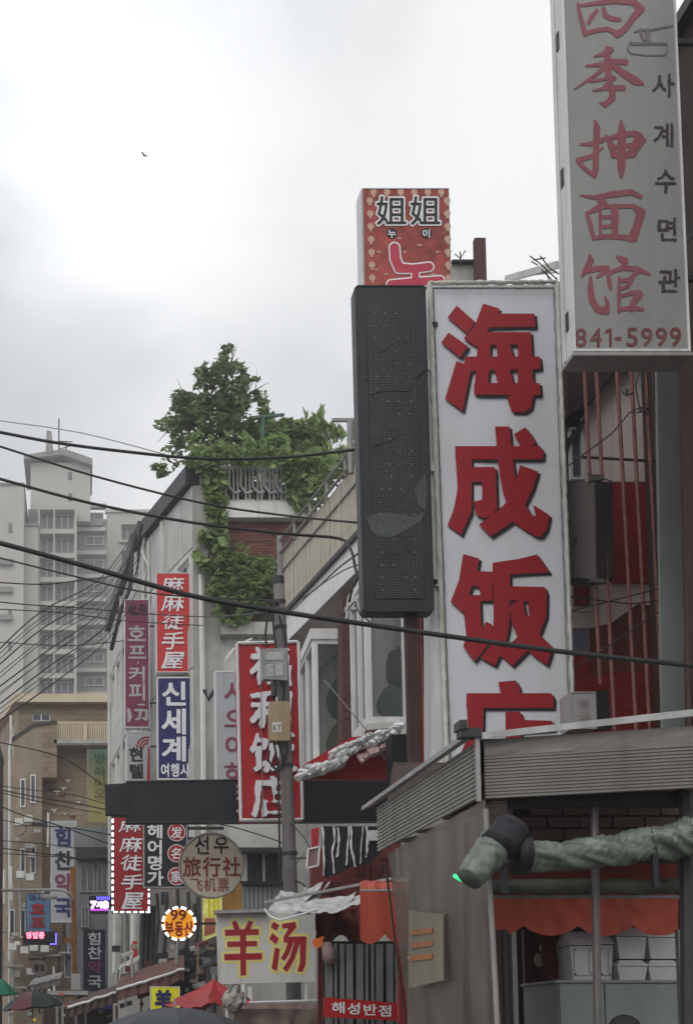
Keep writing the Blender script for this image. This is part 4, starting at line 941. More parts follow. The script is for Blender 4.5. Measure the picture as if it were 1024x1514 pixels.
    for y in (500, 800): part('bracket', MB().bar(q(835+(y-420)*.03,y,.2), q(870,y,.2), .06), m_dark_metal, o)
sign_b()

# --- switched off LED sign left of it
def led_sign():
    d = 14.8; q = lambda x, y, k=0: W(x, y, d+k)
    o = thing('led_sign', 'tall switched off black LED board with torn grey film patches', 'sign', q(585, 905))
    def outline(a):
        return [(524+a,425+a),(528+a,421+a),(626-a,421+a),(629-a,424+a),(642-a,902-a),(638-a,905-a),(541+a,905-a),(537+a,900-a)]
    m_led_fr = M('dark led frame', (.020,.022,.026), .45, .25, 3, .2, gcol=(.05,.05,.055), bump=.15)
    part('cabinet', MB().prism([q(x,y) for x, y in reversed(outline(0))], (0,.22,0)), m_led_fr, o)
    mf = bpy.data.materials.new('led dot matrix'); mf.use_nodes = True; n = mf.node_tree.nodes; l = mf.node_tree.links; p = n['Principled BSDF']
    t = n.new('ShaderNodeTexCoord'); 
    sx = n.new('ShaderNodeSeparateXYZ'); l.new(t.outputs['Object'], sx.inputs[0])
    fs = []
    for k in (0, 2):
        m1 = n.new('ShaderNodeMath'); m1.operation = 'MULTIPLY'; m1.inputs[1].default_value = 2*math.pi/.030; l.new(sx.outputs[k], m1.inputs[0])
        m2 = n.new('ShaderNodeMath'); m2.operation = 'SINE'; l.new(m1.outputs[0], m2.inputs[0]); fs.append(m2)
    mm = n.new('ShaderNodeMath'); mm.operation = 'MAXIMUM'; l.new(fs[0].outputs[0], mm.inputs[0]); l.new(fs[1].outputs[0], mm.inputs[1])
    nzl = n.new('ShaderNodeTexNoise'); nzl.inputs['Scale'].default_value = 2.2; nzl.inputs['Detail'].default_value = 6; l.new(t.outputs['Object'], nzl.inputs['Vector'])
    ma = n.new('ShaderNodeMapRange'); ma.inputs['From Min'].default_value = .2; ma.inputs['To Min'].default_value = 0; ma.inputs['To Max'].default_value = 1; l.new(mm.outputs[0], ma.inputs[0])
    r2 = n.new('ShaderNodeValToRGB'); r2.color_ramp.elements[0].color = (.014,.016,.018,1); r2.color_ramp.elements[1].color = (.055,.062,.066,1); r2.color_ramp.elements[0].position = .3; r2.color_ramp.elements[1].position = .75; l.new(nzl.outputs['Fac'], r2.inputs[0])
    mxl = n.new('ShaderNodeMix'); mxl.data_type = 'RGBA'; l.new(ma.outputs[0], mxl.inputs[0]); mxl.inputs['A'].default_value = (.010,.010,.012,1); l.new(r2.outputs[0], mxl.inputs['B'])
    l.new(mxl.outputs['Result'], p.inputs['Base Color']); p.inputs['Roughness'].default_value = .55
    bp = n.new('ShaderNodeBump'); bp.inputs['Distance'].default_value = .008; bp.inputs['Strength'].default_value = .6; l.new(mm.outputs[0], bp.inputs['Height']); l.new(bp.outputs[0], p.inputs['Normal'])
    part('dot_matrix', MB().prism([q(x,y,-.012) for x, y in reversed([(541,445),(612,445),(627,885),(554,885)])], (0,.01,0)), mf, o)
    # raised lips of the case
    fr = MB()
    ol = outline(1.5)
    for i in range(8): fr.bar(q(*ol[i],-.004), q(*ol[(i+1)%8],-.004), .014)
    part('rim', fr, m_led_fr, o)
    mfilm = M('peeling grey film', (.06,.066,.07), .45, .25, 5, .3, gcol=(.02,.02,.022), bump=.2)
    for k, pts in enumerate(([(541,765),(560,758),(590,760),(612,765),(630,755),(622,770),(600,784),(578,795),(560,793),(548,785)], [(612,722),(628,700),(632,720),(629,756),(618,745)], [(602,548),(614,536),(628,530),(630,545),(612,562),(604,580)])):
        part('torn_film', MB().prism([q(x,y,-.0155) for x, y in reversed(pts)], (0,.003,0)), mfilm if k < 2 else m_led_fr, o)
    for pts in (((545,585),(556,580),(580,577),(606,579)), ((600,560),(606,545),(618,535),(631,532)), ((536,563),(545,560)), ((560,520),(572,517),(580,508)), ((552,660),(580,650),(592,642))):
        part('wrinkle', MB().tube([q(x,y,-.014) for x, y in pts], .004, 4), m_black, o)
    sp_ = None
    random.seed(11)
    for j in range(23):
        for i in range(4):
            x = 553+i*16+j*.65; y = 463+j*18.6
            if random.random() < .35: continue
            c = q(x+random.uniform(-2,2), y, -.016)
            if sp_ is None: sp_ = part('led_clip', MB().box(c.x-.008, c.x+.008, c.y, c.y+.004, c.z-.008, c.z+.008), M('clip grey', (.16,.17,.18), .5, .1, 3, 0, bump=0), o); c0 = c
            else: share(sp_, c-c0, o)
    part('post', MB().bar(W(606,900,15.0), W(614,1180,15.0), .13), M('dark red brown post', (.045,.025,.022), .7, .3, 4, .3), o)
    part('bracket', MB().bar(W(638,480,14.95), W(660,480,15.2), .05), m_dark_metal, o)
    part('bracket', MB().bar(W(641,860,14.95), W(660,860,15.2), .05), m_dark_metal, o)
led_sign()

# --- red lantern-bordered sign above
def sign_nuna():
    d = 20
    m_lan = M('mottled red printed face', (.27,.04,.035), .45, .5, 3.5, .25, gcol=(.35,.12,.08), bump=0, streak=False)
    o = signbox('shop_sign', 'red sign with a border of printed bulbs rising behind the black board', 'sign', 538, 278, 667, 560, d, .35, m_lan, m_alu_dark, 1.2, cab=m_alu)
    X0, X1, Z0, Z1 = rect(538, 278, 667, 560, d)
    part('side_panel', MB().box(X0-.02, X0+.01, d+.03, d+.36, Z0, Z1), m_alu, o)
    part('post', MB().bar(W(600,560,d+.2), W(602,900,d+.2), .15), m_dark_metal, o)
    m_bulb = M('printed bulb', (.42,.27,.19), .5, .15, 5, .1, bump=0); b0 = None
    def blb(cx, cy):
        nonlocal b0
        c = W(cx, cy, d-.004)
        if b0 is None:
            mb = MB().ngon([c+Vector((.055*math.cos(-a), 0, .055*math.sin(-a))) for a in [i*.785 for i in range(8)]][::-1])
            mb.ngon([c+Vector((-.02,-.001,-.05)), c+Vector((.02,-.001,-.05)), c+Vector((.02,-.001,-.085)), c+Vector((-.02,-.001,-.085))])
            b0 = part('printed_bulb', mb, m_bulb, o); b0['c'] = 0; del b0['c']; blb.c = c
        else: share(b0, c-blb.c, o)
    for i in range(6): blb(552+i*20, 283.5)
    for i in range(7): blb(546.5+i*.6, 296+i*19)
    for i in range(7): blb(660.5+i*.4, 296+i*19)
    for ch, x0 in (('姐', 555), ('姐', 605)):
        for mat, g, k in ((m_white_char, .060, -.006), (m_black_char, .010, -.010)):
            mb = MB(); put_char(mb, ch, x0+2, 290, x0+45, 332, d+k, g, fit='bbox'); part('character', mb, mat, o)
    for x, ch in ((579, '누'), (630, '이')):
        c = W(x, 344, d-.006); part('disc', MB().ngon([c+Vector((.085*math.cos(a), 0, .085*math.sin(a))) for a in [i*.3927 for i in range(16)]]), m_black_char, o)
        mb = MB(); put_char(mb, ch, x-6.5, 338, x+6.5, 351, d-.009, .02); part('character', mb, m_white_char, o)
    nu = [('s',[(583,366,7),(584,382,7),(590,396,7),(610,397,6),(634,394,6)]), ('s',[(578,420,6),(610,417,6),(650,414,6)]), ('s',[(614,400,5),(613,440,5)])]
    cv = Conv(0, 0, 1)
    put_strokes(nu, cv, d, [(m_white_char, 2.0, 0, 0, -.006, 'character_outline'), (M('rose lettering', (.40,.03,.06), .45, .1, 4, 0, bump=0), 0, 0, 0, -.010, 'character')], o, .9)
    for i, (x, y, s_) in enumerate(((620,362,8),(590,352,5),(560,372,6),(646,372,5),(556,398,6),(570,405,5),(640,405,6),(598,372,4))):
        c = W(x, y, d-.0045-.0003*i); part('printed_streak', MB().ngon([c+Vector((-s_*.008,0,0)), c+Vector((0,0,-.02)), c+Vector((s_*.008,0,0)), c+Vector((0,0,.02))]), m_bulb, o)
sign_nuna()

# --- signs on the vine covered building and below it
def simple_signs():
    # plum sign
    d = 39
    o = signbox('shop_sign', 'plum purple vertical beer and coffee sign, leftmost on the pale building', 'sign', 184, 886, 221, 1076, d, .3, m_maroon, m_alu, 1.3, bracket=.3)
    m_pw = M('greyed white lettering', (.42,.40,.42), .5, .1, 3, .2, bump=0)
    htext(o, '牡丹', 189, 218, 892, 910, d-.01, m_black_char, .02)
    for ch, y0, y1 in (('호',923,951), ('프',951,977), ('커',984,1008), ('피',1008,1036)):
        mb = MB(); put_char(mb, ch, 188+(y0-920)*.02, y0, 216+(y0-920)*.02, y1, d-.01, .02); part('character', mb, m_pw, o)
    mb = MB(); c = W(204, 980, d-.01); mb.ngon([c+Vector((.03*math.cos(-a), 0, .03*math.sin(-a))) for a in [i*.785 for i in range(8)]][::-1]); part('dot', mb, m_pw, o)
    put_strokes([('s',[(190,1050,2.5),(192,1060,3.2),(190,1066,2)]), ('s',[(200,1050,1.5),(208,1050,2),(206,1062,2),(201,1064,1.5)]), ('s',[(210,1050,1.5),(217,1051,2),(216,1064,2),(211,1062,1.5)]), ('s',[(204,1042,1),(213,1042,1.5)])], Conv(0,0,1), d, [(m_pw, 0, 0, 0, -.01, 'cup_drawing')], o, .7)
    # white sign with red arcs under it
    o = signbox('shop_sign', 'pale grey sign with red arcs hanging under the plum sign', 'sign', 187, 1082, 222, 1185, 38.9, .3, m_grey_face, m_alu, 1.2, bracket=.3)
    vtext(o, '현텔', 190, 213, 1103, 1152, 38.89, m_black_char, .03)
    put_strokes([('s',[(203+r_*math.cos(a*.16-2.9), 1106+r_*math.sin(a*.16-2.9), 1.1) for a in range(9)][:9]) for r_ in (0.1,)] + [('s',[(218+r_*math.cos(R(a)), 1106+r_*math.sin(R(a)), 1.1) for a in range(185,285,12)]) for r_ in (7, 11.5, 16)][0:], Conv(0,0,1), 38.9, [(m_red_char, 0, 0, 0, -.01, 'signal_arcs')], o, .6)
    part('red_ribbon', MB().prism([W(217,1158,38.85), W(222,1158,38.85), W(221,1104,38.85), W(219,1104,38.85)], (0,.02,0)), m_red_char, o)
    # red and blue pair
    o = signbox('shop_sign', 'bright red sign with white brush characters above the navy sign', 'sign', 231, 847, 281, 994, 36.4, .9, m_red_face2, m_alu, 1.0)
    for i, (ch, y0, y1) in enumerate((('麻',851,876), ('麻',877,905), ('徒',907,932), ('手',933,962), ('屋',963,990))):
        mb = MB(); put_char(mb, ch, 240, y0+1.5, 272, y1-1.5, 36.37, .010, fit='bbox', brush=.03, seed=i, shear=.12); part('character', mb, m_white_char, o)
    o = signbox('shop_sign', 'navy blue sign with white letters under the bright red sign', 'sign', 232, 1001, 285, 1153, 36.4, .3, m_blue, m_alu, 2.0)
    for ch, y0, y1 in (('신',1006,1044), ('세',1046,1086), ('계',1087,1126)):
        mb = MB(); put_char(mb, ch, 238, y0, 278, y1, 36.38, .028); part('character', mb, m_white_char, o)
    htext(o, '여행사', 237, 281, 1128, 1149, 36.38, m_white_char, .03)
    # grey sign half hidden
    o = signbox('shop_sign', 'grey sign with thin red letters half hidden behind the dark red sign', 'sign', 318, 992, 372, 1215, 32, .3, m_grey_face, m_alu, 2.2)
    for ch, y0 in (('사', 1005), ('으', 1045), ('이', 1085), ('하', 1125)):
        mb = MB(); put_char(mb, ch, 330, y0, 368, y0+34, 31.98, .012); part('character', mb, m_maroon, o)
    part('lamp_arm', MB().tube([W(328,1000,32.2), W(334,975,32.2), W(350,955,32.2), W(372,945,32.3)], .035), m_alu, o)
    part('lamp_arm', MB().tube([W(322,1012,32.5), W(308,1035,32.5), W(302,1020,32.5)], .06), m_dark_metal, o)
    # dark red raised-character sign
    d = 22.3
    o = thing('shop_sign', 'dark red sign with raised white characters behind the utility pole', 'sign', W(398, 1215, d))
    q = lambda x, y, k=0: W(x, y, d+k)
    part('cabinet', MB().prism([q(355,1215), q(447,1213), q(441,948), q(349,950)], (0,.25,0)), m_red_face, o)
    for a, b in (((350,951),(356,1214)), ((441,949),(447,1212)), ((351,951),(440,949)), ((356,1213),(446,1212))):
        part('frame', MB().tube([q(a[0]+(b[0]-a[0])*t/24+.8*noise.noise(Vector((t*1.1,a[0],0))), a[1]+(b[1]-a[1])*t/24, -.02) for t in range(25)], .028, 5), m_alu, o)
    for i, (ch, x0, y0, x1, y1) in enumerate((('福',370,956,430,1012), ('利',371,1022,430,1076), ('饭',370,1083,437,1140), ('店',373,1147,430,1207))):
        mb = MB(); put_char(mb, ch, x0, y0, x1, y1, d-.09, .012, ext=.08, fit='bbox', brush=.05, seed=i+3); part('character', mb, m_white_char, o)
    part('stay_wire', MB().tube([q(385,940,-.12), q(386,1080,-.12), q(389,1215,-.12)], .006, 4), m_rail, o)
    # long black board across
    d = 22.9
    o = thing('covered_sign', 'long black cloth covered board running across under the shop signs', 'sign', W(390, 1215, d))
    q = lambda x, y, k=0: W(x, y, d+k)
    part('board', MB().prism([q(186,1217), q(600,1214), q(600,1150), q(186,1156)], (0,.25,0)), m_black, o)
    part('end_box', MB().prism([q(156,1204,-.02), q(190,1206,-.02), q(190,1158,-.02), q(155,1160,-.02)], (0,.22,0)), m_black, o)
    part('edge_strip', MB().bar(q(186,1156,-.01), q(352,1153,-.01), .02).bar(q(186,1216,-.01), q(352,1215,-.01), .02), m_dark_metal, o)
    for y in (1163, 1172, 1181, 1200): part('clip', MB().box(q(350,y).x, q(352,y).x, d-.04, d, q(350,y+2).z, q(350,y-2).z), m_alu, o)
    part('bracket', MB().bar(q(595,1180,.3), q(640,1180,.3), .08), m_dark_metal, o)
    # red sign with dashed light border
    d = 30
    o = signbox('shop_sign', 'red sign with white brush characters inside a dashed light border', 'sign', 165, 1206, 222, 1350, d, .25, M('deep red lit face', (.26,.010,.014), .4, .06, 1.5, .1, bump=0), m_dark_metal, 2.5)
    for i, (ch, y0, y1) in enumerate((('麻',1211,1232), ('麻',1236,1261), ('徒',1263,1289), ('手',1292,1317), ('屋',1319,1346))):
        mb = MB(); put_char(mb, ch, 177+i, y0+1.5, 209+i*.7, y1-1.5, d-.02, .010, fit='bbox', brush=.03, seed=i, shear=.12); part('character', mb, m_white_char, o)
    m_lamp = M('white light strip', (.8,.8,.8), .5, 0, 1, 0, bump=0, emit=(1,1,1), es=2.2)
    ds = None
    def dash(x, y, hor):
        c = W(x, y, d-.02); a, b = (.045,.018) if hor else (.018,.045)
        part('light_dash', MB().box(c.x-a, c.x+a, d-.03, d-.015, c.z-b, c.z+b), m_lamp, o)
    for i in range(14): dash(166.5, 1214+i*10, 0)
    for i in range(4): dash(220, 1314+i*10, 0)
    for i in range(6): dash(171+i*9.6, 1349, 1)
    part('bracket', MB().bar(W(222,1240,d+.1), W(300,1240,d+.2), .06), m_dark_metal, o)
    # black hair shop sign
    d = 28
    o = signbox('shop_sign', 'black hair salon sign with white letters and three red ringed characters', 'sign', 212, 1196, 277, 1313, d, .25, m_black, m_alu_dark, 1.5)
    for ch, y0 in (('헤',1217), ('어',1241), ('명',1264), ('가',1287)):
        mb = MB(); put_char(mb, ch, 217, y0, 242, y0+23, d-.02, .025); part('character', mb, m_white_char, o)
    for ch, y in (('发',1231), ('名',1262), ('家',1296)):
        c = W(261, y, d-.006)
        for r_, mt, k in ((.19, m_white_char, 0), (.172, m_red_face, .003), ):
            part('disc', MB().ngon([c+Vector((r_*math.cos(-a), -k, r_*math.sin(-a))) for a in [i*.3142 for i in range(20)]][::-1]), mt, o)
        mb = MB(); put_char(mb, ch, 252, y-9, 270, y+9, d-.02, .02); part('character', mb, m_white_char, o)
    part('bracket', MB().bar(W(277,1225,d+.1), W(330,1225,d+.3), .06), m_dark_metal, o)
    # cream disc
    d = 24
    c = W(312.5, 1280, d); rad = 47.5*d/F_PX
    o = thing('round_sign', 'large round cream travel agency sign with red characters', 'sign', c-Vector((0,0,rad)))
    ring = [c+Vector((rad*math.cos(a), 0, rad*1.02*math.sin(a))) for a in [i*math.pi/24 for i in range(48)]]
    m_cr = M('cream disc face', (.54,.47,.37), .5, .06, 2, .35, gcol=(.2,.15,.11))
    part('disc', MB().prism(ring, (0,.22,0)), m_cr, o)
    part('rim', MB().tube([p+Vector((0,-.005,0)) for p in ring+[ring[0]]], .018, 5), m_alu_dark, o)
    for ch, x0 in (('선', 287), ('우', 315)):
        mb = MB(); put_char(mb, ch, x0, 1235, x0+24, 1264, d-.01, .012, brush=.02, seed=3); part('character', mb, m_black_char, o)
    htext(o, '旅行社', 269, 357, 1266, 1297, d-.01, M('brown red lettering', (.20,.025,.02), .5, .1, 4, .1, bump=0), .018)
    htext(o, '飞机票', 280, 340, 1297, 1319, d-.01, M('brown red lettering'  , (.20,.025,.02)), .005, slope=0)
    part('bracket', MB().bar(W(355,1262,d+.1), W(425,1262,d+.1), .04).bar(W(355,1305,d+.1), W(420,1308,d+.1), .04), m_dark_metal, o)
    # yellow lit disc
    d = 30
    c = W(264.5, 1366, d); rad = 25.5*d/F_PX
    o = thing('round_sign', 'small round yellow estate agent sign ringed with white lights', 'sign', c-Vector((0,0,rad)))
    n_ = 40
    part('disc', MB().prism([c+Vector((rad*math.cos(a), 0, rad*math.sin(a))) for a in [i*2*math.pi/n_ for i in range(n_)]], (0,.2,0)), m_dark_metal, o)
    m_or = M('orange lit face', (.75,.30,.02), .5, .25, 3, 0, bump=0, emit=(.75,.28,.01), es=.55)
    part('face_panel', MB().ngon([c+Vector((rad*.9*math.cos(a), -.004, rad*.9*math.sin(a))) for a in [i*2*math.pi/n_ for i in range(n_)]]), m_or, o)
    for k in range(12):
        a0 = k*math.pi/6+.06; mb = MB(); rs = [(.86, 0), (1.0, 0)]
        inn = [c+Vector((rad*.87*math.cos(a0+t*.11), -.02, rad*.87*math.sin(a0+t*.11))) for t in range(4)]; out = [c+Vector((rad*1.01*math.cos(a0+t*.11), -.02, rad*1.01*math.sin(a0+t*.11))) for t in range(4)]
        part('light_dash', MB().prism(inn+out[::-1], (0,.015,0)), m_lamp, o)
    htext(o, '99', 251, 276, 1345, 1361, d-.02, M('brown lettering', (.16,.03,.015), .5, .1, 4, 0, bump=0), .02)
    htext(o, '부동산', 243, 286, 1361, 1385, d-.02, m_red_char, .03)
    part('bracket', MB().bar(W(290,1366,d+.1), W(330,1366,d+.2), .05), m_dark_metal, o)
    # lamb soup board
    d = 19.8
    o = thing('shop_sign', 'wide white board with two red characters outlined in yellow', 'sign', W(392, 1455, d))
    q = lambda x, y, k=0: W(x, y, d+k)
    m_bd = M('pale grey board', (.50,.51,.49), .5, .06, 2, .35)
    part('board', MB().prism([q(323,1456), q(465,1452), q(465,1345), q(320,1348)], (0,.1,0)), m_bd, o)
    part('ledge', MB().prism([q(318,1351,-.15), q(396,1349,-.15), q(396,1344,-.15), q(318,1346,-.15)], (0,.2,0)), m_alu_dark, o)
    yang = [(P_,v) for P_, v in (('p',[(218,738),(248,725),(270,770),(278,795),(240,795)]), ('p',[(345,725),(378,735),(355,795),(315,795)]), ('p',[(165,795),(420,790),(422,832),(168,840)]), ('p',[(183,885),(408,880),(410,918),(185,925)]), ('p',[(162,980),(445,972),(446,1018),(163,1025)]), ('p',[(280,795),(325,795),(325,1138),(285,1140)]))]
    c_ = Conv(300, 1220, 5.12)
    lay = [(m_yellow_line, 3.9, 0, 0, -.004, 'character_outline'), (M('cream inner outline', (.60,.50,.33), .5, .1, 3, 0, bump=0), 2.2, 0, 0, -.007, 'character_outline'), (m_red_char, .2, 0, 0, -.010, 'character')]
    put_strokes(yang, c_, d, lay, o, .9)
    tang = [('p',[(530,735),(578,760),(555,800),(515,775)]), ('p',[(525,820),(572,860),(552,905),(503,862)]), ('p',[(545,930),(580,940),(558,1110),(520,1085)]), ('p',[(600,750),(700,735),(705,775),(640,850),(610,850),(650,780),(600,785)]), ('p',[(610,850),(780,845),(782,885),(612,892)]), ('p',[(735,850),(782,850),(775,1060),(750,1115),(715,1108),(735,1040)]), ('p',[(645,885),(685,888),(650,980),(615,1030),(590,1010),(625,950)]), ('p',[(695,885),(735,885),(690,1020),(635,1115),(605,1090),(655,1010)])]
    put_strokes(tang, c_, d, lay, o, .9)
    for x in (335, 350, 368, 452): part('support_leg', MB().bar(q(x,1454,.05), q(x,1700,.05), .03), m_dirty_white, o)
    # red banner
    d = 15.7
    o = thing('banner', 'red banner with white letters at the bottom centre of the picture', 'banner', W(536, 1508, d))
    q = lambda x, y, k=0: W(x, y, d+k)
    part('board', MB().prism([q(478,1504), q(593,1510), q(594,1484), q(479,1475)], (0,.04,0)), m_red_face, o)
    htext(o, '해성반점', 489, 581, 1481, 1499, d-.01, m_white_char, .02, slope=1.6)
simple_signs()

def far_signs():
    # tall pale pharmacy sign
    d = 57
    o = signbox('pharmacy_sign', 'tall pale pharmacy sign on the tan brick house', 'sign', 75, 1214, 113, 1364, d, .4, m_grey_face, m_dirty_white, 1.2)
    for ch, y0, mt in (('힘',1222,m_blue), ('찬',1257,m_black_char), ('약',1290,m_maroon), ('국',1326,m_blue)):
        mb = MB(); put_char(mb, ch, 80, y0, 107, y0+30, d-.03, .03); part('character', mb, mt, o)
    part('bracket', MB().bar(W(100,1240,d+.4), W(100,1240,d+3), .1), m_dark_metal, o)
    d = 54
    m_lb = M('light blue sign face', (.10,.20,.33), .5, .15, 1.5, .3)
    o = signbox('shop_sign', 'light blue beer sign with red letters at lower left', 'sign', 38, 1321, 75, 1379, d, .4, m_lb, m_dark_metal, 1.0)
    htext(o, '마시', 42, 66, 1322, 1333, d-.03, m_blue, .03)
    vtext(o, '호프', 45, 67, 1334, 1374, d-.03, m_red_char, .05)
    d = 53
    o = thing('led_ticker', 'red lit running text board under the light blue sign', 'sign', W(55, 1397, d))
    part('case', MB().box(W(34,1388,d).x, W(84,1388,d).x, d, d+.3, W(55,1397,d).z, W(55,1378,d).z), m_black, o)
    m_rl = M('red led text', (.8,.1,.1), .5, 0, 1, 0, bump=0, emit=(1,.10,.16), es=5)
    m_wl = M('pink white led text', (.9,.7,.8), .5, 0, 1, 0, bump=0, emit=(1,.55,.7), es=5)
    htext(o, '영업중', 38, 66, 1378, 1388, d-.02, m_rl, .05)
    m_bl = M('blue led line', (.1,.1,.8), .5, 0, 1, 0, bump=0, emit=(.12,.10,1), es=3.5)
    part('light_line', MB().box(W(82,1385,d).x, W(83.5,1385,d).x, d-.02, d-.01, W(82,1397,d).z, W(82,1380,d).z).box(W(74,1385,d).x, W(81.5,1385,d).x, d-.02, d-.01, W(82,1397,d).z, W(82,1395.6,d).z), m_bl, o)
    d = 46
    o = thing('led_ticker', 'purple lit running text board left of the dashed red sign', 'sign', W(149, 1350, d))
    part('case', MB().box(W(132,1340,d).x, W(167,1340,d).x, d, d+.3, W(149,1351,d).z, W(149,1325,d).z), m_black, o)
    htext(o, '7시8', 134, 160, 1333, 1343, d-.02, M('violet white led text', (.9,.7,.9), .5, 0, 1, 0, bump=0, emit=(.95,.55,1), es=6), .06)
    m_vl = M('violet led glow', (.3,.1,.5), .5, 0, 1, 0, bump=0, emit=(.45,.05,.7), es=1.6)
    part('light_line', MB().box(W(133,1345,d).x, W(163,1345,d).x, d-.02, d-.01, W(149,1347,d).z, W(149,1344.5,d).z), m_vl, o)
    for i in range(7): part('light_dash', MB().box(W(143+i*3,1329,d).x, W(144.2+i*3,1329,d).x, d-.02, d-.01, W(149,1331,d).z, W(149,1326,d).z), m_bl, o)
    d = 48
    o = signbox('pharmacy_sign', 'dark navy pharmacy sign below the purple ticker', 'sign', 123, 1375, 156, 1466, d, .3, M('dark navy face', (.018,.018,.045), .5, .15, 2, .2), m_dark_metal, 1)
    for ch, y0, mt in (('힘',1378,m_white_char), ('찬',1399,m_white_char), ('약',1420,M('dull magenta lettering', (.3,.05,.16), .5, .1, 3, 0, bump=0)), ('국',1441,m_white_char)):
        mb = MB(); put_char(mb, ch, 129, y0, 151, y0+20, d-.03, .02); part('character', mb, mt, o)
    # green-yellow banner
    d = 56
    o = thing('banner', 'green to yellow vertical banner on the tan house beside the black board', 'banner', W(145, 1215, d))
    mg = bpy.data.materials.new('green yellow printed cloth'); mg.use_nodes = True; n = mg.node_tree.nodes; l = mg.node_tree.links
    t = n.new('ShaderNodeTexCoord'); s = n.new('ShaderNodeSeparateXYZ'); r = n.new('ShaderNodeValToRGB'); mr = n.new('ShaderNodeMapRange')
    mr.inputs['From Min'].default_value = 0; mr.inputs['From Max'].default_value = 3.2
    l.new(t.outputs['Object'], s.inputs[0]); l.new(s.outputs[2], mr.inputs[0]); l.new(mr.outputs[0], r.inputs[0]); l.new(r.outputs[0], n['Principled BSDF'].inputs['Base Color'])
    r.color_ramp.elements[0].color = (.27,.24,.07,1); r.color_ramp.elements[1].color = (.05,.12,.08,1); r.color_ramp.elements[0].position = .3; n['Principled BSDF'].inputs['Roughness'].default_value = .7
    X0, X1, Z0, Z1 = rect(131, 1108, 159, 1216, d)
    part('cloth', crumple(lambda u, v: (X0+(X1-X0)*u, d, Z0+(Z1-Z0)*v), 6, 20, .05, 4, 2, (0,-1,0)), mg, o, smooth=True)
    part('pole', MB().box(X0-.06, X0-.01, d, d+.05, Z0, Z1), m_rail, o)
    m_gt = M('dark green lettering', (.02,.06,.04), .6, .1, 3, 0, bump=0)
    for ch, y in (('반',1112), ('하',1132), ('이',1149), ('오',1165)):
        mb = MB(); put_char(mb, ch, 138, y, 157, y+16, d-.12, .02); part('character', mb, m_gt if y < 1140 else M('brown green lettering', (.10,.08,.02), .6, .1, 3, 0, bump=0), o)
    # round small sign, orange post, pipe, small yellow and blue signs
    d = 48; c = W(58.5, 1432, d); rad = 12*d/F_PX
    o = thing('round_sign', 'small round grey pink sign at lower left', 'sign', c-Vector((0,0,rad)))
    part('disc', MB().prism([c+Vector((rad*math.cos(a), 0, rad*math.sin(a))) for a in [i*2*math.pi/24 for i in range(24)]], (0,.15,0)), M('greyish pink face', (.30,.25,.24), .6, .1, 2, .2), o)
    htext(o, '왕초', 50, 67, 1425, 1437, d-.02, m_black_char, .04)
    part('bracket', MB().bar(c+Vector((0,.1,-rad)), c+Vector((0,.1,-1.6)), .06), m_dark_metal, o)
    single('post', MB().tube([W(110,1540,45), W(110,1385,45), W(107.5,1282,45)], .085, 8).box(W(94,1390,45).x, W(112,1390,45).x, 44.9, 45.1, W(100,1394,45).z, W(100,1387,45).z), M('orange brown paint', (.38,.15,.03), .6, .15, 3, .3), 'orange post standing in front of the tall pale pharmacy sign', 'post')
    single('boom_pipe', MB().tube([W(-20,1317,44), W(90,1316,44.2), W(100,1320,44.3), W(108,1330,45)], .05, 8).tube([W(60,1327,44.3), W(85,1326,44.3)], .09, 8), m_dirty_white, 'white horizontal pipe reaching in from the left to the orange post', 'pipe')
    d = 26
    o = signbox('shop_sign', 'small yellow sign with a blue character beside the red parasol', 'sign', 222, 1459, 266, 1500, d, .15, m_yellow_line, m_alu, 1)
    mb = MB(); put_char(mb, '羊', 230, 1465, 253, 1492, d-.02, .05, fit='bbox'); part('character', mb, m_blue, o)
    d = 34
    o = signbox('shop_sign', 'small blue sign at the bottom edge left of the grey umbrella', 'sign', 132, 1484, 167, 1512, d, .15, m_blue, m_dark_metal, 1)
    htext(o, '송도', 139, 163, 1494, 1508, d-.02, m_grey_face, .03)
    d = 36
    X0, X1, Z0, Z1 = rect(105, 1440, 119, 1464, d)
    single('notice_board', MB().box(X0, X1, d, d+.08, Z0, Z1).bar(((X0+X1)/2, d+.1, 0), ((X0+X1)/2, d+.1, Z0), .05), m_sign_old, 'small yellowish notice board at lower left by the orange post', 'sign')
    # lit shop sign between the discs
    d = 31
    o = thing('shop_sign', 'lit yellow green sign half hidden behind the round cream sign', 'sign', W(312, 1400, d))
    part('lit_panel', MB().prism([W(300,1392,d), W(328,1380,d), W(328,1310,d), W(300,1312,d)], (0,.15,0)), M('lit yellow green face', (.6,.6,.2), .5, .5, 4, 0, bump=0, emit=(.55,.5,.15), es=.35), o)
    part('lower_panel', MB().prism([W(302,1385,d-.02), W(318,1380,d-.02), W(318,1358,d-.02), W(302,1358,d-.02)], (0,.02,0)), M('salmon face', (.45,.15,.1), .5, .2, 4, .1), o)
    part('stripe', MB().bar(W(309,1356,d-.02), W(309,1318,d-.02), .05).bar(W(316,1356,d-.02), W(316,1318,d-.02), .05).bar(W(322,1350,d-.02), W(322,1315,d-.02), .04), m_yellow_line, o)
    X0, X1, Z0, Z1 = rect(329, 1290, 357, 1345, 33)
    single('shop_sign', MB().box(X0, X1, 33, 33.2, Z0, Z1).bar(((X0+X1)/2, 33.2, Z1), ((X0+X1)/2, 33.2, Z1+.8), .05), M('ochre faded face', (.33,.17,.03), .6, .35, 3, .3), 'ochre faded sign behind the right rim of the round cream sign', 'sign')
far_signs()
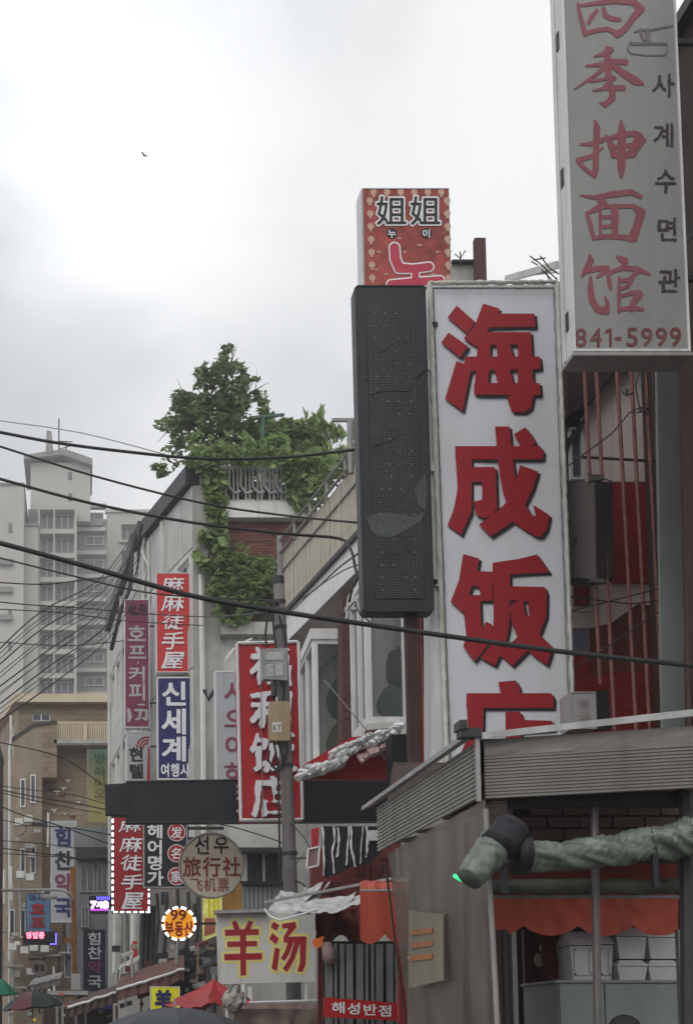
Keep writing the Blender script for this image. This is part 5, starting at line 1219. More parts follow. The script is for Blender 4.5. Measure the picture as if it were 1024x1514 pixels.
# ================================================================== MARKET STALLS
def corrugated(A, B, z0, z1, n, dep, m=1):
    """horizontal ribs between A and B (xy) from z0 to z1, ribs stand proud towards the street"""
    mb = MB(); A, B = Vector(A), Vector(B); Nn = (B-A).normalized().cross(Vector((0,0,1)))
    pr = []
    for i in range(n):
        h = (z1-z0)/n; z = z0+h*i; pr += [(z, 0), (z+h*.25, dep), (z+h*.7, dep), (z+h*.95, 0)]
    pr.append((z1, 0))
    for (za, da), (zb, db) in zip(pr, pr[1:]):
        k = 14
        for j in range(k):
            def Q(t, z, dd): 
                w_ = .006*noise.noise(Vector((t*9, z*4, 3)))
                return A.lerp(B, t)+Vector((0,0,z))+Nn*(dd+w_)
            mb.ngon([Q(j/k, za, da), Q((j+1)/k, za, da), Q((j+1)/k, zb, db), Q(j/k, zb, db)])
    return mb
def canopy():
    o = thing('corrugated_canopy', 'weathered corrugated metal canopy over the market stall at lower right', 'canopy', (3.4, 10.4, 0))
    c = W(708, 1092, 9); f = W(553, 1200, 11.7); r = W(1060, 1066, 8.55)
    zt = c.z; cb = W(708, 1182, 9).z; fb = W(566, 1254, 11.7).z
    A = Vector((f.x+.03, 11.7, 0)); B = Vector((c.x, 9, 0)); Cc = Vector((r.x, 8.55, 0))
    part('fascia', corrugated(A, B, cb+.01, zt-.01, 13, .012), m_corr, o, 'side fascia running away down the street')
    zm = cb+(zt-cb)*.70
    part('fascia', corrugated(B+Vector((.03,0,0)), Cc, cb-.0, zm, 13, .008), m_corr_front, o, 'front fascia facing the camera')
    part('plain_band', crumple(lambda u, v: (B+Vector((.03,-.006,0))).lerp(Cc, u)+Vector((0,0,zm+(zt-.01-zm)*v)), 24, 4, .008, 5, 4, (0,-1,0)), m_corr_front, o)
    m_tr = M('pale metal edge trim', (.34,.34,.33), .5, .12, 4, .5, metal=.2)
    part('edge_trim', MB().prism([A+Vector((-.09,.25,zt+.0)), B+Vector((-.10,-.05,zt)), B+Vector((.0,-.0,zt+.035)), A+Vector((0,.25,zt+.03))], (0,0,.035)), m_tr, o)
    part('edge_trim', MB().prism([B+Vector((-.0,-.07,zt-.02)), Cc+Vector((0,-.07,zt+.05)), Cc+Vector((0,.05,zt+.07)), B+Vector((.0,.05,zt+.0))], (0,0,.045)), m_tr, o)
    part('corner_post', MB().bar(B+Vector((-.02,-.02,cb-.02)), B+Vector((-.02,-.02,zt+.01)), .028), m_alu_dark, o)
    part('corner_bracket', MB().box(c.x-.14, c.x+.0, 8.94, 9.05, zt-.0, zt+.06).box(c.x-.15, c.x-.1, 8.92, 9.07, zt+.05, zt+.11), m_dark_metal, o)
    part('roof_sheet', MB().prism([A+Vector((.02,0,zt-.02)), B+Vector((.02,.03,zt-.02)), Cc+Vector((.5,.05,zt-.02)), Vector((5.6, 13, zt+.35)), A+Vector((.5,1.0,zt+.2))], (0,0,.02)), m_corr, o)
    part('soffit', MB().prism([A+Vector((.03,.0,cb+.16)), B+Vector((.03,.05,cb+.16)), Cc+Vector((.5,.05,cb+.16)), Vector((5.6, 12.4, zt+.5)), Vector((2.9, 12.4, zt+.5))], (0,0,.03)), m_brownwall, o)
    # pale pieces under the side fascia: soffit light put in as plain colour
    m_pl = M('painted soffit light', (.40,.39,.36), .5, .1, 3, .3)
    for i, (x, y) in enumerate(((608,1243),(640,1229),(680,1209),(722,1193))):
        t = (1243-y)/62; dd = 11.1-1.9*t; p = W(x, y, dd)
        part('soffit_light_patch', MB().prism([p+Vector((-.10,.12,0)), p+Vector((0,-.12,0)), p+Vector((.12,-.1,0)), p+Vector((.02,.14,0))], (0,0,.02)), m_pl, o)
    part('beam', MB().bar(W(752,1184,9.12), W(1050,1182,8.95), .10, .10), m_black, o)
    part('stall_post', MB().tube([W(878,1190,9.05), W(880,1330,9.0), W(890,1900,9.0)], .028, 8), M('grey stall pipe', (.13,.12,.115), .5, .2, 5, .4, metal=.3), o)
    part('stall_post', MB().tube([W(1014,1170,8.9), W(1020,1900,8.9)], .05, 8), m_dark_metal, o)
    part('stall_post', MB().bar(W(690,1215,9.8), W(690,1950,9.8), .04), m_dark_metal, o)
    part('clamp', MB().box(W(1007,1165,8.85).x, W(1017,1165,8.85).x, 8.8, 8.95, W(1010,1172,8.85).z, W(1010,1158,8.85).z), m_black, o)
canopy()
def brick_back():
    """block wall inside the stall, d = 12.4"""
    d = 12.4; o = thing('stall_back_wall', 'wall of large dark blocks at the back under the corrugated canopy', 'wall', W(890, 1235, d))
    X0, X1 = W(760,1215,d).x, W(1060,1215,d).x
    part('backing', MB().box(X0, X1+1, d+.03, d+.2, 0, W(800,1150,d).z), m_brownwall, o)
    mbk = M('dusty dark block', (.22,.165,.145), .85, .25, 3, .35); b = None; random.seed(3)
    h = .115; wd = .30; z = W(800,1262,d).z
    for r_ in range(8):
        x = X0+(r_ % 2)*.15
        while x < X1:
            if b is None: b = part('block', MB().box(x+.01, x+wd-.01, d-.02, d+.03, z+.01, z+h-.01), mbk, o); x0, z0 = x, z
            else: share(b, (x-x0, random.uniform(-.012,.008), z-z0), o)
            x += wd
        z += h
brick_back()
# stall side curtain of dirty vinyl, street side
def vinyl():
    mv = M('dirty brown vinyl sheet', (.12,.10,.08), .36, .45, 1.1, .6, gcol=(.06,.05,.042), bump=.3, bscale=3, spec=.35)
    n = mv.node_tree.nodes; l = mv.node_tree.links; p = n['Principled BSDF']
    tr = n.new('ShaderNodeBsdfTransparent'); ms = n.new('ShaderNodeMixShader'); ms.inputs[0].default_value = .8
    tr.inputs[0].default_value = (.8,.75,.7,1)
    out = [q for q in n if q.type == 'OUTPUT_MATERIAL'][0]
    l.new(tr.outputs[0], ms.inputs[1]); l.new(p.outputs[0], ms.inputs[2]); l.new(ms.outputs[0], out.inputs[0])
    o = thing('vinyl_curtain', 'dirty brown vinyl curtain hanging at the street side of the stall', 'curtain', (2.65, 10.3, 0))
    a = W(576, 1400, 11.6); b = W(722, 1400, 8.9)
    def P(u, v):
        x = a.x+(b.x-a.x)*u; y = 11.6+(8.9-11.6)*u; z = .05+v*3.12; x += .105*(3.15-z)*(1-.75*u)
        return Vector((x+.010*math.sin(u*30+3*noise.noise(Vector((u*3,v*2,1))))*(1.0-.4*v)+.03*noise.noise(Vector((u*4,v*2.5,4))), y, z))
    part('sheet', MB().grid(P, 60, 30), mv, o, smooth=True)
    part('hem_tube', MB().tube([P(u/12, .70)+Vector((-.03,-.02,.0)) for u in range(2, 6)], .018, 6), M('pale vinyl fold', (.26,.24,.21), .4, .15, 4, .4), o, 'pale fold above the notice')
    part('edge_pole', MB().tube([(b.x+.08, 8.88, 0), (b.x, 8.88, 3.1)], .018, 6), m_alu_dark, o)
    part('edge_pole', MB().tube([(a.x+.30, 11.62, 0), (a.x-.02, 11.62, 3.1)], .011, 6), m_brownwall, o)
    t = thing('notice_poster', 'yellowed notice with three orange bars taped on the vinyl curtain', 'poster', (2.6, 11, 1.9))
    def proj(p):
        r = p-Vector((0,0,EYE)); f = r.y*cp+r.z*sp; return PX0+F_PX*r.x/f, PY0-F_PX*(-r.y*sp+r.z*cp)/f
    cand = [(proj(P(i/80, j/60)), P(i/80, j/60)) for i in range(81) for j in range(61)]
    def q(x, y):
        p = min(cand, key=lambda c_: (c_[0][0]-x)**2+(c_[0][1]-y)**2)[1]; return W(x, y, p.y)
    dl, dr = min(q(604, yy).y for yy in (1350, 1400, 1455))-.10, min(q(655, yy).y for yy in (1350, 1400, 1455))-.10
    q = lambda x, y: W(x, y, dl+(dr-dl)*(x-604)/51)
    part('paper', MB().prism([q(604,1462), q(655,1450), q(655,1352), q(604,1346)], (.004,0,0)), M('yellowed notice paper', (.20,.175,.125), .5, .15, 3, .35), t)
    m_ob = M('faded orange print', (.33,.12,.04), .5, .25, 5, .4, bump=0)
    for i in range(3):
        y = 1376+i*19; part('orange_bar', MB().prism([q(609,y+8)+Vector((-.012,-.01,0)), q(641,y+4)+Vector((-.012,-.01,0)), q(641,y-4)+Vector((-.012,-.01,0)), q(609,y)+Vector((-.012,-.01,0))], (.002,0,0)), m_ob, t)
vinyl()
c = W(677, 1299, 8.85)
single('indicator_lamp', MB().tube([c+Vector((-.03,0,.02)), c+Vector((0,-.01,0)), c+Vector((.025,0,-.012))], .014, 6), M('green lamp', (.05,.8,.3), .5, 0, 1, 0, bump=0, emit=(.05,1,.3), es=.9), 'small glowing green lamp beside the rolled tarpaulin', 'lamp', smooth=True)

def wrinkled(pts, r, seed, amp=.22, n=20, seg=50, tw=3.0):
    P = [Vector(p) for p in pts]; m = len(P)-1; out = []
    for i in range(seg+1):
        t = i/seg*m; k = min(int(t), m-1); out.append(P[k].lerp(P[k+1], t-k))
    return MB().tube(out, r, n, rf=lambda t, a: 1+amp*(noise.noise(Vector((math.cos(a+tw*t)*1.8, math.sin(a+tw*t)*1.8, t*5+seed)))+.6*noise.noise(Vector((math.cos(a+tw*t)*5, math.sin(a+tw*t)*5, t*9+seed)))))
o = thing('rolled_tarpaulin', 'thick green grey rolled tarpaulin tied up across the stall opening', 'tarpaulin', W(890, 1290, 8.75))
part('roll', wrinkled([W(778,1267,8.75), W(880,1260,8.75), W(960,1248,8.75), W(1012,1240,8.7), W(1040,1236,8.7)], lambda t: .090+.032*t, 3, .40, 30, 110, 7), m_tarp, o, smooth=True)
part('roll', wrinkled([W(693,1300,8.6), W(715,1272,8.65), W(738,1248,8.7)], lambda t: .085+.045*t, 8, .15, 20, 24), m_tarp, o, 'short bent end of the roll', smooth=True)
part('dark_cuff', wrinkled([W(734,1252,8.6), W(752,1234,8.68), W(757,1228,8.7)], lambda t: .115+.012*t, 5, .08, 20, 10), m_black, o, smooth=True)
part('dark_cuff', wrinkled([W(760,1262,8.72), W(780,1262,8.72)], .135, 2, .12, 18, 8), m_black, o, smooth=True)
part('hanging_strap', MB().bar(W(742,1265,8.68), W(747,1322,8.68), .035), m_black, o)
part('hanging_strap', MB().bar(W(966,1250,8.68), W(969,1312,8.68), .035), m_black, o)
m_tarp2 = M('dark green tarpaulin', (.055,.058,.045), .5, .3, 6, .5, bump=.4, bscale=14)
single('rolled_tarpaulin', wrinkled([W(722,1311,9.1), W(860,1312,9.1), W(1040,1310,9.1)], .052, 12, .25, 14, 70, 8), m_tarp2, 'thin dark rolled tarpaulin running below the thick green one', 'tarpaulin', smooth=True)

# orange red valances
def valance(name, label, x0, x1, yt, ym, yb, d0, d1, sc, seed, parent_y=0):
    o = thing(name, label, 'awning', W((x0+x1)/2, yb, d0))
    n = 60
    def top(u, v):
        p = W(x0+(x1-x0)*u, ym, d0).lerp(W(x0+(x1-x0)*u*.99, yt, d1), v); p.z += .03*noise.noise(Vector((u*7, v*3, seed))); return p
    part('awning_cloth', MB().grid(top, 40, 8), m_orange, o, smooth=True)
    def vl(u, v):
        x = x0+(x1-x0)*u; s_ = abs(math.sin(u*math.pi*sc+seed))**.7*16*math.sin(v*math.pi/2)
        y = ym+1+(yb-ym-17)*v+s_*v
        p = W(x, y, d0-.02); p.y += .006*math.sin(u*38*(x1-x0)/280+seed)*v+(.03 if x1-x0 > 100 else .008)*noise.noise(Vector((u*14*(x1-x0)/280, v*2, seed))); return p
    part('scalloped_valance', MB().grid(vl, 90, 10), m_orange, o, smooth=True)
    part('pole', MB().tube([W(x0, ym, d0+.01), W(x1, ym, d0+.01)], .02), m_rail, o)
    return o
valance('awning', 'orange red scalloped awning above the foam boxes', 722, 1003, 1278, 1328, 1384, 10.3, 12.2, 3.5, 1.1)
valance('awning', 'orange red awning flap left of the vinyl curtain', 532, 606, 1304, 1318, 1396, 13.6, 14.6, 1.7, .5)

# stacked foam boxes on a big grey green chest
def foam(x0, y0, x1, y1, d, lab, mat=None, lid=True, dp=.4, grp='foam boxes stacked on the grey green chest'):
    X0, X1, Z0, Z1 = rect(x0, y0, x1, y1, d); o = thing('foam_box', lab, 'box', ((X0+X1)/2, d+dp/2, Z0), grp)
    h = Z1-Z0; b = MB(); t = .02
    b.prism([(X0+t, d, Z0), (X1-t, d, Z0), (X1, d-.01, Z1-h*.3), (X0, d-.01, Z1-h*.3)], (0,dp,0)); part('body', b, mat or m_foam, o)
    part('lid', MB().prism([(X0-.01, d-.02, Z1-h*.28), (X1+.01, d-.02, Z1-h*.28), (X1-.03, d+.02, Z1), (X0+.03, d+.02, Z1)], (0,dp,0)), mat or m_foam, o)
    if lid:
        r_ = MB(); a, c_, e_, g = X0+.03, X1-.03, Z0+.04, Z1-h*.36
        for p in ((a,a+.012,e_,g),(c_-.012,c_,e_,g),(a,c_,g-.012,g),(a,c_,e_,e_+.012)): r_.box(p[0],p[1],d-.018,d,p[2],p[3])
        part('moulding', r_, mat or m_foam, o, kind=None)
foam(842, 1378, 878, 1450, 10.6, 'white foam box with a moulded front, leftmost on the chest')
foam(881, 1376, 906, 1450, 10.65, 'narrow white foam box just right of the stall pipe')
foam(911, 1372, 955, 1418, 10.6, 'upper left foam box of the right hand stack', lid=False)
foam(957, 1374, 1001, 1418, 10.6, 'upper right foam box of the right hand stack', lid=False)
foam(912, 1420, 956, 1452, 10.58, 'lower left foam box of the right hand stack', lid=False)
foam(958, 1420, 1003, 1452, 10.58, 'lower right foam box of the right hand stack', lid=False)
def chest():
    d = 10.4; X0, X1, Z0, Z1 = rect(825, 1452, 1009, 1540, d)
    o = thing('storage_chest', 'big grey green chest under the foam boxes', 'chest', ((X0+X1)/2, d+.3, 0)); xm = W(892, 1480, d).x
    part('body', MB().box(X0, X1, d, d+.8, .05, Z1-.01), m_crate, o)
    part('door_panel', MB().box(X0+.01, xm-.008, d-.02, d, .1, Z1-.02), m_crate, o); part('door_panel', MB().box(xm+.008, X1-.01, d-.02, d, .1, Z1-.02), m_crate, o)
    part('top', MB().box(X0-.02, X1+.02, d-.03, d+.82, Z1-.008, Z1+.012), m_crate, o)
chest()
# dark posts, shelving and clutter inside the stall
mrb = M('red brown post', (.07,.022,.02), .6, .2, 4, .3)
for x0, x1, d, mt, lb in ((731,741,10.2,m_brownwall,'dark brown post just right of the vinyl curtain'), (744,752,10.25,m_dark_metal,'slim dark post second from the vinyl curtain'), (757,764,10.3,m_rail,'thin pale metal post inside the stall'), (775,803,11.2,mrb,'broad red brown post left of the foam boxes'), (1004,1012,9.6,m_rail,'grey post right of the foam box stack')):
    single('post', MB().box(W(x0,1420,d).x, W(x1,1420,d).x, d, d+.06, 0, W(x0,1375,d).z), mt, lb, 'post')
single('door', MB().box(W(722,1400,12.2).x, W(1040,1400,12.2).x, 12.2, 12.25, 0, W(800,1330,12.2).z), m_black, 'black interior door panels in the back of the stall', 'door')
single('hanging_cloth', crumple(lambda u, v: W(806+u*32-12*v*(1-u), 1450-v*80, 10.9), 8, 12, .08, 4, 5, (0,-1,0)), m_dkred, 'dark red cloth hanging left of the foam boxes', 'cloth', smooth=True)
for i, (x, y, s_) in enumerate(((803,1402,.035),(810,1412,.04),(797,1420,.045),(806,1432,.04),(812,1490,.04),(800,1475,.035),(815,1462,.03))):
    c = W(x, y, 10.95)
    def Pp(u, v): return c+Vector((math.cos(u*6.283)*math.sin(v*3.1416)*s_, math.sin(u*6.283)*math.sin(v*3.1416)*s_, math.cos(v*3.1416)*s_*1.3))*(1+.3*noise.noise(Vector((u*4, v*4, i))))
    single('goods_bag', MB().grid(Pp, 8, 6), (M('pale goods', (.3,.24,.17), .7, .3, 8, .3) if i % 2 == 0 else m_brownwall), ('small pale goods bag, highest in the gap right of the broad red brown post', 'small dark goods bag, right one of the upper three in the gap', 'small pale goods bag touching the edge of the broad red brown post', 'small dark goods bag hanging lowest of the upper cluster in the gap', 'small pale goods bag, lowest in the gap left of the chest', 'small dark goods bag near the bottom beside the broad red brown post', 'tiny pale goods bag by the top left corner of the chest')[i], 'bag', 'goods hanging beside the red brown post', smooth=True)

# ---------------- middle: metal sheet roof, faded sign, ragged banner, barred screen
m_sheet = M('battered white sheet metal', (.45,.45,.44), .42, .15, 5, .5, metal=.2, bump=.3, bscale=8)
o = thing('sheet_roof', 'battered white metal sheets on the sagging roof of the middle stall', 'roof', W(500, 1360, 16))
def sheet(x0, y0, x1, y1, wd, d0, d1, seed, amp=.04):
    a, b = W(x0, y0, d0), W(x1, y1, d1); back = Vector((.2, .55, .22))*wd
    def P(u, v): return a.lerp(b, u)+back*v+Vector((0,0,-.10*math.sin(u*3.14)))
    s = crumple(P, 40, 12, amp, 5, seed); return s
for i, a_ in enumerate(((396,1346,520,1332,.8,16.2,15.6,1), (428,1346,560,1325,.7,15.9,15.2,2), (455,1345,602,1303,.7,16.0,14.8,3), (402,1335,470,1318,1.0,16.8,16.4,4), (440,1330,480,1316,.8,16.6,16.3,6))):
    part('metal_sheet', sheet(*a_), m_sheet, o, smooth=True)
part('support_bar', MB().bar(W(390,1335,15.8), W(602,1295,14.8), .03), m_rail, o)
part('drooping_strip', MB().tube([W(391,1345,15.9), W(400,1356,15.8), W(414,1361,15.7), W(440,1354,15.6), W(470,1345,15.6)], .014, 5), m_alu, o)
part('side_cloth', crumple(lambda u, v: W(466+u*72, 1345+v*(48+10*math.sin(u*9)), 16.3), 20, 8, .15, 4, 9, (0,-1,0)), m_dkred, o, 'dark red cloth under the sheets', smooth=True)
part('support_post', MB().bar(W(594,1395,14.9), W(598,1900,14.9), .09), m_redclad, o)
part('support_post', MB().bar(W(474,1395,16.6), W(474,1950,16.6), .07), m_dkred, o)
part('orange_scrap', MB().prism([W(463,1401,16), W(475,1401,16), W(479,1384,16), W(462,1390,16)], (0,.02,0)), M('bright orange scrap', (.8,.17,.03), .6, .1, 3, .1), o)
o = thing('shop_sign', 'faded red signboard with dark letters behind the sheet metal roof', 'sign', W(525, 1345, 18.5))
d = 18.5
part('board', MB().prism([W(460,1345,d), W(598,1345,d), W(592,1240,d), W(460,1255,d)], (0,.15,0)), M('faded red board', (.17,.035,.032), .6, .2, 3, .45), o)
m_dr = M('dark red brown lettering', (.055,.012,.014), .6, .15, 4, .2, bump=0)
htext(o, '중', 472, 510, 1300, 1342, d-.01, m_dr, .0, brush=.02); htext(o, '파자', 522, 588, 1262, 1308, d-.01, m_dr, -.005)
part('post', MB().bar(W(587,1255,d-.1), W(590,1345,d-.1), .05), m_alu, o)
o = thing('torn_banner', 'black banner with ragged white strips hanging under the black board', 'banner', W(515, 1300, 17.8)); d = 17.8
part('cloth', MB().prism([W(475,1222,d), W(480,1298,d), W(500,1292,d), W(520,1282,d), W(545,1278,d), W(562,1262,d), W(562,1222,d)], (0,.03,0)), m_black, o)
def ribbon(pts, w_, seed):
    mb = MB(); n = 24
    P_ = [W(x, y, d-.03) for x, y in pts]
    def Q(u, v):
        t = v*(len(P_)-1); k = min(int(t), len(P_)-2); p = P_[k].lerp(P_[k+1], t-k)
        return p+Vector(((u-.5)*w_*(.7+.6*noise.noise(Vector((v*5, seed, 0)))), -.02*math.sin(u*6+v*9), 0))
    return mb.grid(Q, 2, n)
for i, (pts, w_) in enumerate((([(476,1222),(478,1250),(479,1268),(477,1295)],.035), ([(493,1222),(494,1245),(491,1262),(493,1292)],.035), ([(499,1224),(501,1250),(497,1268)],.04), ([(515,1222),(514,1252),(511,1280)],.03), ([(518,1222),(519,1250),(524,1282)],.045), ([(536,1222),(534,1250),(532,1278)],.02), ([(541,1222),(544,1245),(540,1268)],.05))):
    part('white_strip', ribbon(pts, w_, i), m_alu, o, smooth=True)
X0, X1, Z0, Z1 = rect(546, 1228, 564, 1243, 17.6)
single('notice', MB().box(X0, X1, 17.6, 17.64, Z0, Z1), m_foam, 'small white notice at the top right of the torn black banner', 'sign')
single('shop_sign', MB().prism([W(461,1258,17), W(470,1258,17), W(472,1224,17), W(461,1226,17)], (0,.05,0)), m_red_face, 'narrow red sign above the white framed one', 'sign')
o = thing('shop_sign', 'small white framed reddish sign beside the utility pole', 'sign', W(463, 1285, 16.8))
part('board', MB().prism([W(454,1283,16.8), W(469,1279,16.8), W(471,1253,16.8), W(456,1257,16.8)], (0,.05,0)), M('rosy grey face', (.2,.12,.12), .5, .2, 4, .3), o)
part('frame', MB().bar(W(453,1284,16.78), W(470,1280,16.78), .02).bar(W(470,1280,16.78), W(472,1252,16.78), .02).bar(W(472,1252,16.78), W(455,1256,16.78), .02).bar(W(455,1256,16.78), W(453,1284,16.78), .02), m_alu, o)
part('arm', MB().bar(W(428,1270,17), W(455,1269,17), .02), m_dark_metal, o)
part('arm', MB().bar(W(428,1290,17), W(450,1262,17), .01), m_dark_metal, o)
o = thing('barred_screen', 'row of grey upright plastic slats behind the red banner', 'screen', W(535, 1500, 16)); random.seed(9)
m_sl = M('grey slat', (.17,.175,.17), .55, .2, 4, .5)
part('dark_back', MB().box(W(477,1400,16.3).x, W(595,1400,16.3).x, 16.3, 16.35, 0, W(500,1392,16.3).z), m_black, o)
x = 481
while x < 592:
    w_ = random.choice((3.5,4.5,6,10)); 
    part('slat', MB().prism([W(x+1,1620,16), W(x+w_+1,1620,16), W(x+w_+random.uniform(-.5,.5),1396,16), W(x+random.uniform(-.5,.5),1396,16)], (0,.03,0)), m_sl, o); x += w_+random.uniform(3,5.5)
part('pale_bulge', wrinkled([W(483,1395,15.9), W(486,1412,15.85), W(488,1425,15.9)], lambda t: .05+.03*math.sin(3.1*t), 3, .2, 12, 12), M('dusty pink bag', (.2,.14,.13), .6, .2, 4, .3), o, smooth=True)

# red sign and white debris under the bay windows
o = thing('shop_sign', 'red sign with pinkish white characters under the bay windows', 'sign', W(540, 1150, 21.3)); d = 21.3
part('board', MB().prism([W(446,1152,d), W(580,1152,d), W(578,1084,d), W(520,1090,d), W(450,1130,d)], (0,.15,0)), m_red_face, o)
put_strokes([('s',[(558,1103,2),(572,1098,2.5)]), ('s',[(566,1097,2),(566,1112,2)]), ('s',[(552,1118,2),(563,1112,2.5),(568,1122,2)]), ('s',[(574,1108,2),(576,1118,2)])], Conv(0,0,1), d, [(M('dusty pink lettering', (.42,.28,.27), .5, .1, 4, .3, bump=0), 0, 0, 0, -.02, 'lettering')], o, .8)
part('frame', MB().bar(W(579,1083,d-.02), W(581,1150,d-.02), .03), m_alu, o)
def debris():
    random.seed(21); d = 21.0
    o = thing('broken_ledge', 'crumbling ledge of broken white tiles below the bay windows', 'ledge', W(500, 1140, d)); n = 0
    for (x0, y0), (x1, y1), m_, big in (((440,1149),(500,1130),12,1), ((446,1141),(512,1122),14,1), ((488,1112),(592,1074),20,1), ((500,1118),(585,1084),16,.8), ((530,1122),(578,1098),9,.9)):
        for k in range(m_):
            t = (k+.5)/m_; x = x0+(x1-x0)*t+random.uniform(-1.5,1.5); y = y0+(y1-y0)*t+random.uniform(-2,2); dd = d-.2+random.uniform(-.06,.06)
            an = math.atan2(y1-y0, x1-x0)+random.uniform(-.5,.5)+(1.1 if big == .9 else 0); hl = random.uniform(4.5,7.5)*big; a_, b_ = W(x-hl*math.cos(an), y-hl*math.sin(an), dd+.05), W(x+hl*math.cos(an), y+hl*math.sin(an), dd-.05)
            part('cracked_tile', MB().tube([a_, a_.lerp(b_, .3), a_.lerp(b_, .7), b_], (lambda s0: (lambda t: s0*(.7+.5*math.sin(.3+t*2.5))))(random.uniform(.025,.065)), random.choice((4,5))), (m_alu, m_white_frame, m_sheet)[k % 3] if big != .9 else M('dusty pink lettering', (.42,.28,.27)), o)
    part('ledge_sheet', MB().prism([W(446,1150,d-.1), W(512,1130,d-.1), W(512,1124,d-.1), W(446,1142,d-.1)], (0,.4,0)), m_alu, o)
    part('ledge_sheet', MB().prism([W(492,1118,d-.1), W(594,1082,d-.1), W(594,1074,d-.1), W(492,1110,d-.1)], (0,.4,0)), m_alu, o)
    part('support_bar', MB().tube([W(437,1150,d-.1), W(500,1128,d-.15), W(560,1088,d-.15)], .03), m_alu, o)
    part('dark_back', MB().prism([W(540,1100,d+.1), W(585,1092,d+.1), W(580,1076,d+.1), W(540,1080,d+.1)], (0,.05,0)), m_dkred, o)
debris()
single('sign_box', MB().box(W(579,1120,20).x, W(607,1120,20).x, 20, 20.4, W(590,1152,20).z, W(590,1086,20).z).bar(W(603,1080,19.9), W(604,1150,19.9), .03), m_black, 'black box under the tall led board beside the broken white ledge', 'box')
# ================================================================== POLE, CABLES, UMBRELLAS, LOW CLUTTER
def pole():
    d = 21
    o = thing('utility_pole', 'leaning concrete utility pole carrying a grey box and a beige box', 'pole', W(445, 1560, d)+Vector((0,0,0)))
    q = lambda x, y, k=0: W(x, y, d+k)
    part('shaft', MB().tube([q(411.5,856), q(416,950), q(426,1215), q(432,1400), q(440,1690)], lambda t: .085+.04*t, 12), m_polec, o, smooth=True)
    part('cap', MB().tube([q(411.4,853), q(411.6,864)], .092, 12), m_dark_metal, o)
    for y in (888, 902, 925, 1130, 1260):
        x = 411.5+(y-856)*.041; part('clamp', MB().tube([q(x-.1,y), q(x+.1,y+5)], .10+.00006*(y-856), 12), m_dark_metal, o)
    part('meter_box', MB().prism([q(389,1004,-.22), q(425,1006,-.22), q(425,958,-.22), q(387,959,-.22)], (0,.14,0)), M('grey meter box', (.27,.27,.26), .6, .2, 8, .6, gcol=(.1,.1,.1)), o)
    for (x0,y0,x1,y1) in ((392,964,418,976),(393,982,404,1000),(407,981,418,999)):
        part('torn_sticker', MB().prism([q(x0,y1,-.223), q(x1,y1,-.223), q(x1,y0,-.223), q(x0,y0,-.223)], (0,-.004,0)), M('torn paper', (.42,.42,.41), .7, .3, 14, .7, gcol=(.12,.12,.12), streak=False), o)
    bx = MB(); r_ = .035
    a, b = q(399,1095,-.25), q(428,1037,-.25)
    pts = []
    for cx, cz, s0 in ((a.x+r_, a.z+r_, 180), (b.x-r_, a.z+r_, 270), (b.x-r_, b.z-r_, 0), (a.x+r_, b.z-r_, 90)):
        for k in range(4): an = R(s0+k*30); pts.append((cx+r_*math.cos(an), a.y, cz+r_*math.sin(an)))
    part('junction_box', bx.prism(pts, (0,.2,0)), M('beige junction box', (.33,.255,.145), .5, .08, 4, .25), o)
    part('sticker', MB().prism([q(402,1083,-.255), q(416,1083,-.255), q(416,1068,-.255), q(402,1068,-.255)], (0,-.003,0)), m_dirty_white, o)
    mb = MB(); put_char(mb, 'A', 403, 1071, 408, 1080, d-.262, .03); put_char(mb, 'Y', 410, 1071, 415, 1080, d-.262, .03); part('lettering', mb, m_polec, o)
    for l in (((402,900),(395,912),(392,940),(394,958)), ((408,888),(402,905),(407,958)), ((404,1095),(407,1110),(411,1135),(412,1200),(414,1300),(420,1335)), ((410,1095),(418,1120),(414,1140)), ((424,1094),(424,1110),(416,1132)), ((398,1110),(396,1124),(405,1136),(413,1138)), ((405,1004),(407,1020),(404,1037)), ((416,1006),(420,1020),(418,1038)), ((412,910),(420,935),(422,960))):
        part('drop_cable', MB().tube([q(x, y, -.16) for x, y in l], .018, 5), m_cable, o)
    part('cross_arm', MB().bar(q(392,888,-.1), q(412,892,-.1), .05), m_dark_metal, o)
    part('round_socket', MB().tube([q(405,1010,-.2), q(405,1030,-.2)], .05, 8), m_dark_metal, o)
pole()

C_ = cable
C_([(-40,795,10),(0,803,10),(130,838,10),(280,880,10),(400,902,10),(560,926,10),(700,946,10),(850,966,10),(1060,988,10)], 4.0, 'thickest black cable sweeping across the whole picture in front of the signs', 8)
C_([(-30,634,18),(0,639,18),(80,654,18),(180,667,18),(300,678,18),(420,676,18),(530,664,17)], 2.4, 'upper black cable crossing in front of the rooftop vine')
C_([(-30,652,18),(0,660,18),(140,704,18),(300,744,18),(420,762,18),(530,773,17)], 1.7, 'second black cable sloping past the terrace railing')
C_([(-30,700,18),(0,708,18),(130,743,18),(280,772,18),(420,789,18),(500,796,18),(518,812,17.6),(525,840,17.4),(528,856,17.3),(520,872,17.3),(516,890,17.3)], 2.3, 'third black cable curling down beside the led board')
C_([(-30,818,22),(0,825,22),(110,852,22),(230,878,22),(400,888,21),(412,892,21)], 1.3, 'thin black cable running under the thickest one to the pole')
C_([(0,622,60),(120,640,60),(245,672,60)], .8, 'faint thin wire high in front of the sky', 4, mat=m_rail)
C_([(-20,860,30),(60,864,30),(120,858,30),(165,852,32)], 1.0, 'thin wire before the tower balconies, rising to the right')
C_([(-20,888,30),(40,894,30),(120,899,30),(184,905,32),(300,912,30),(402,905,21)], 1.0, 'thin wire crossing behind the red brush sign to the pole')
C_([(-20,900,30),(90,906,30),(184,918,32),(300,925,30)], .8, 'thin wire just below the one reaching the pole')
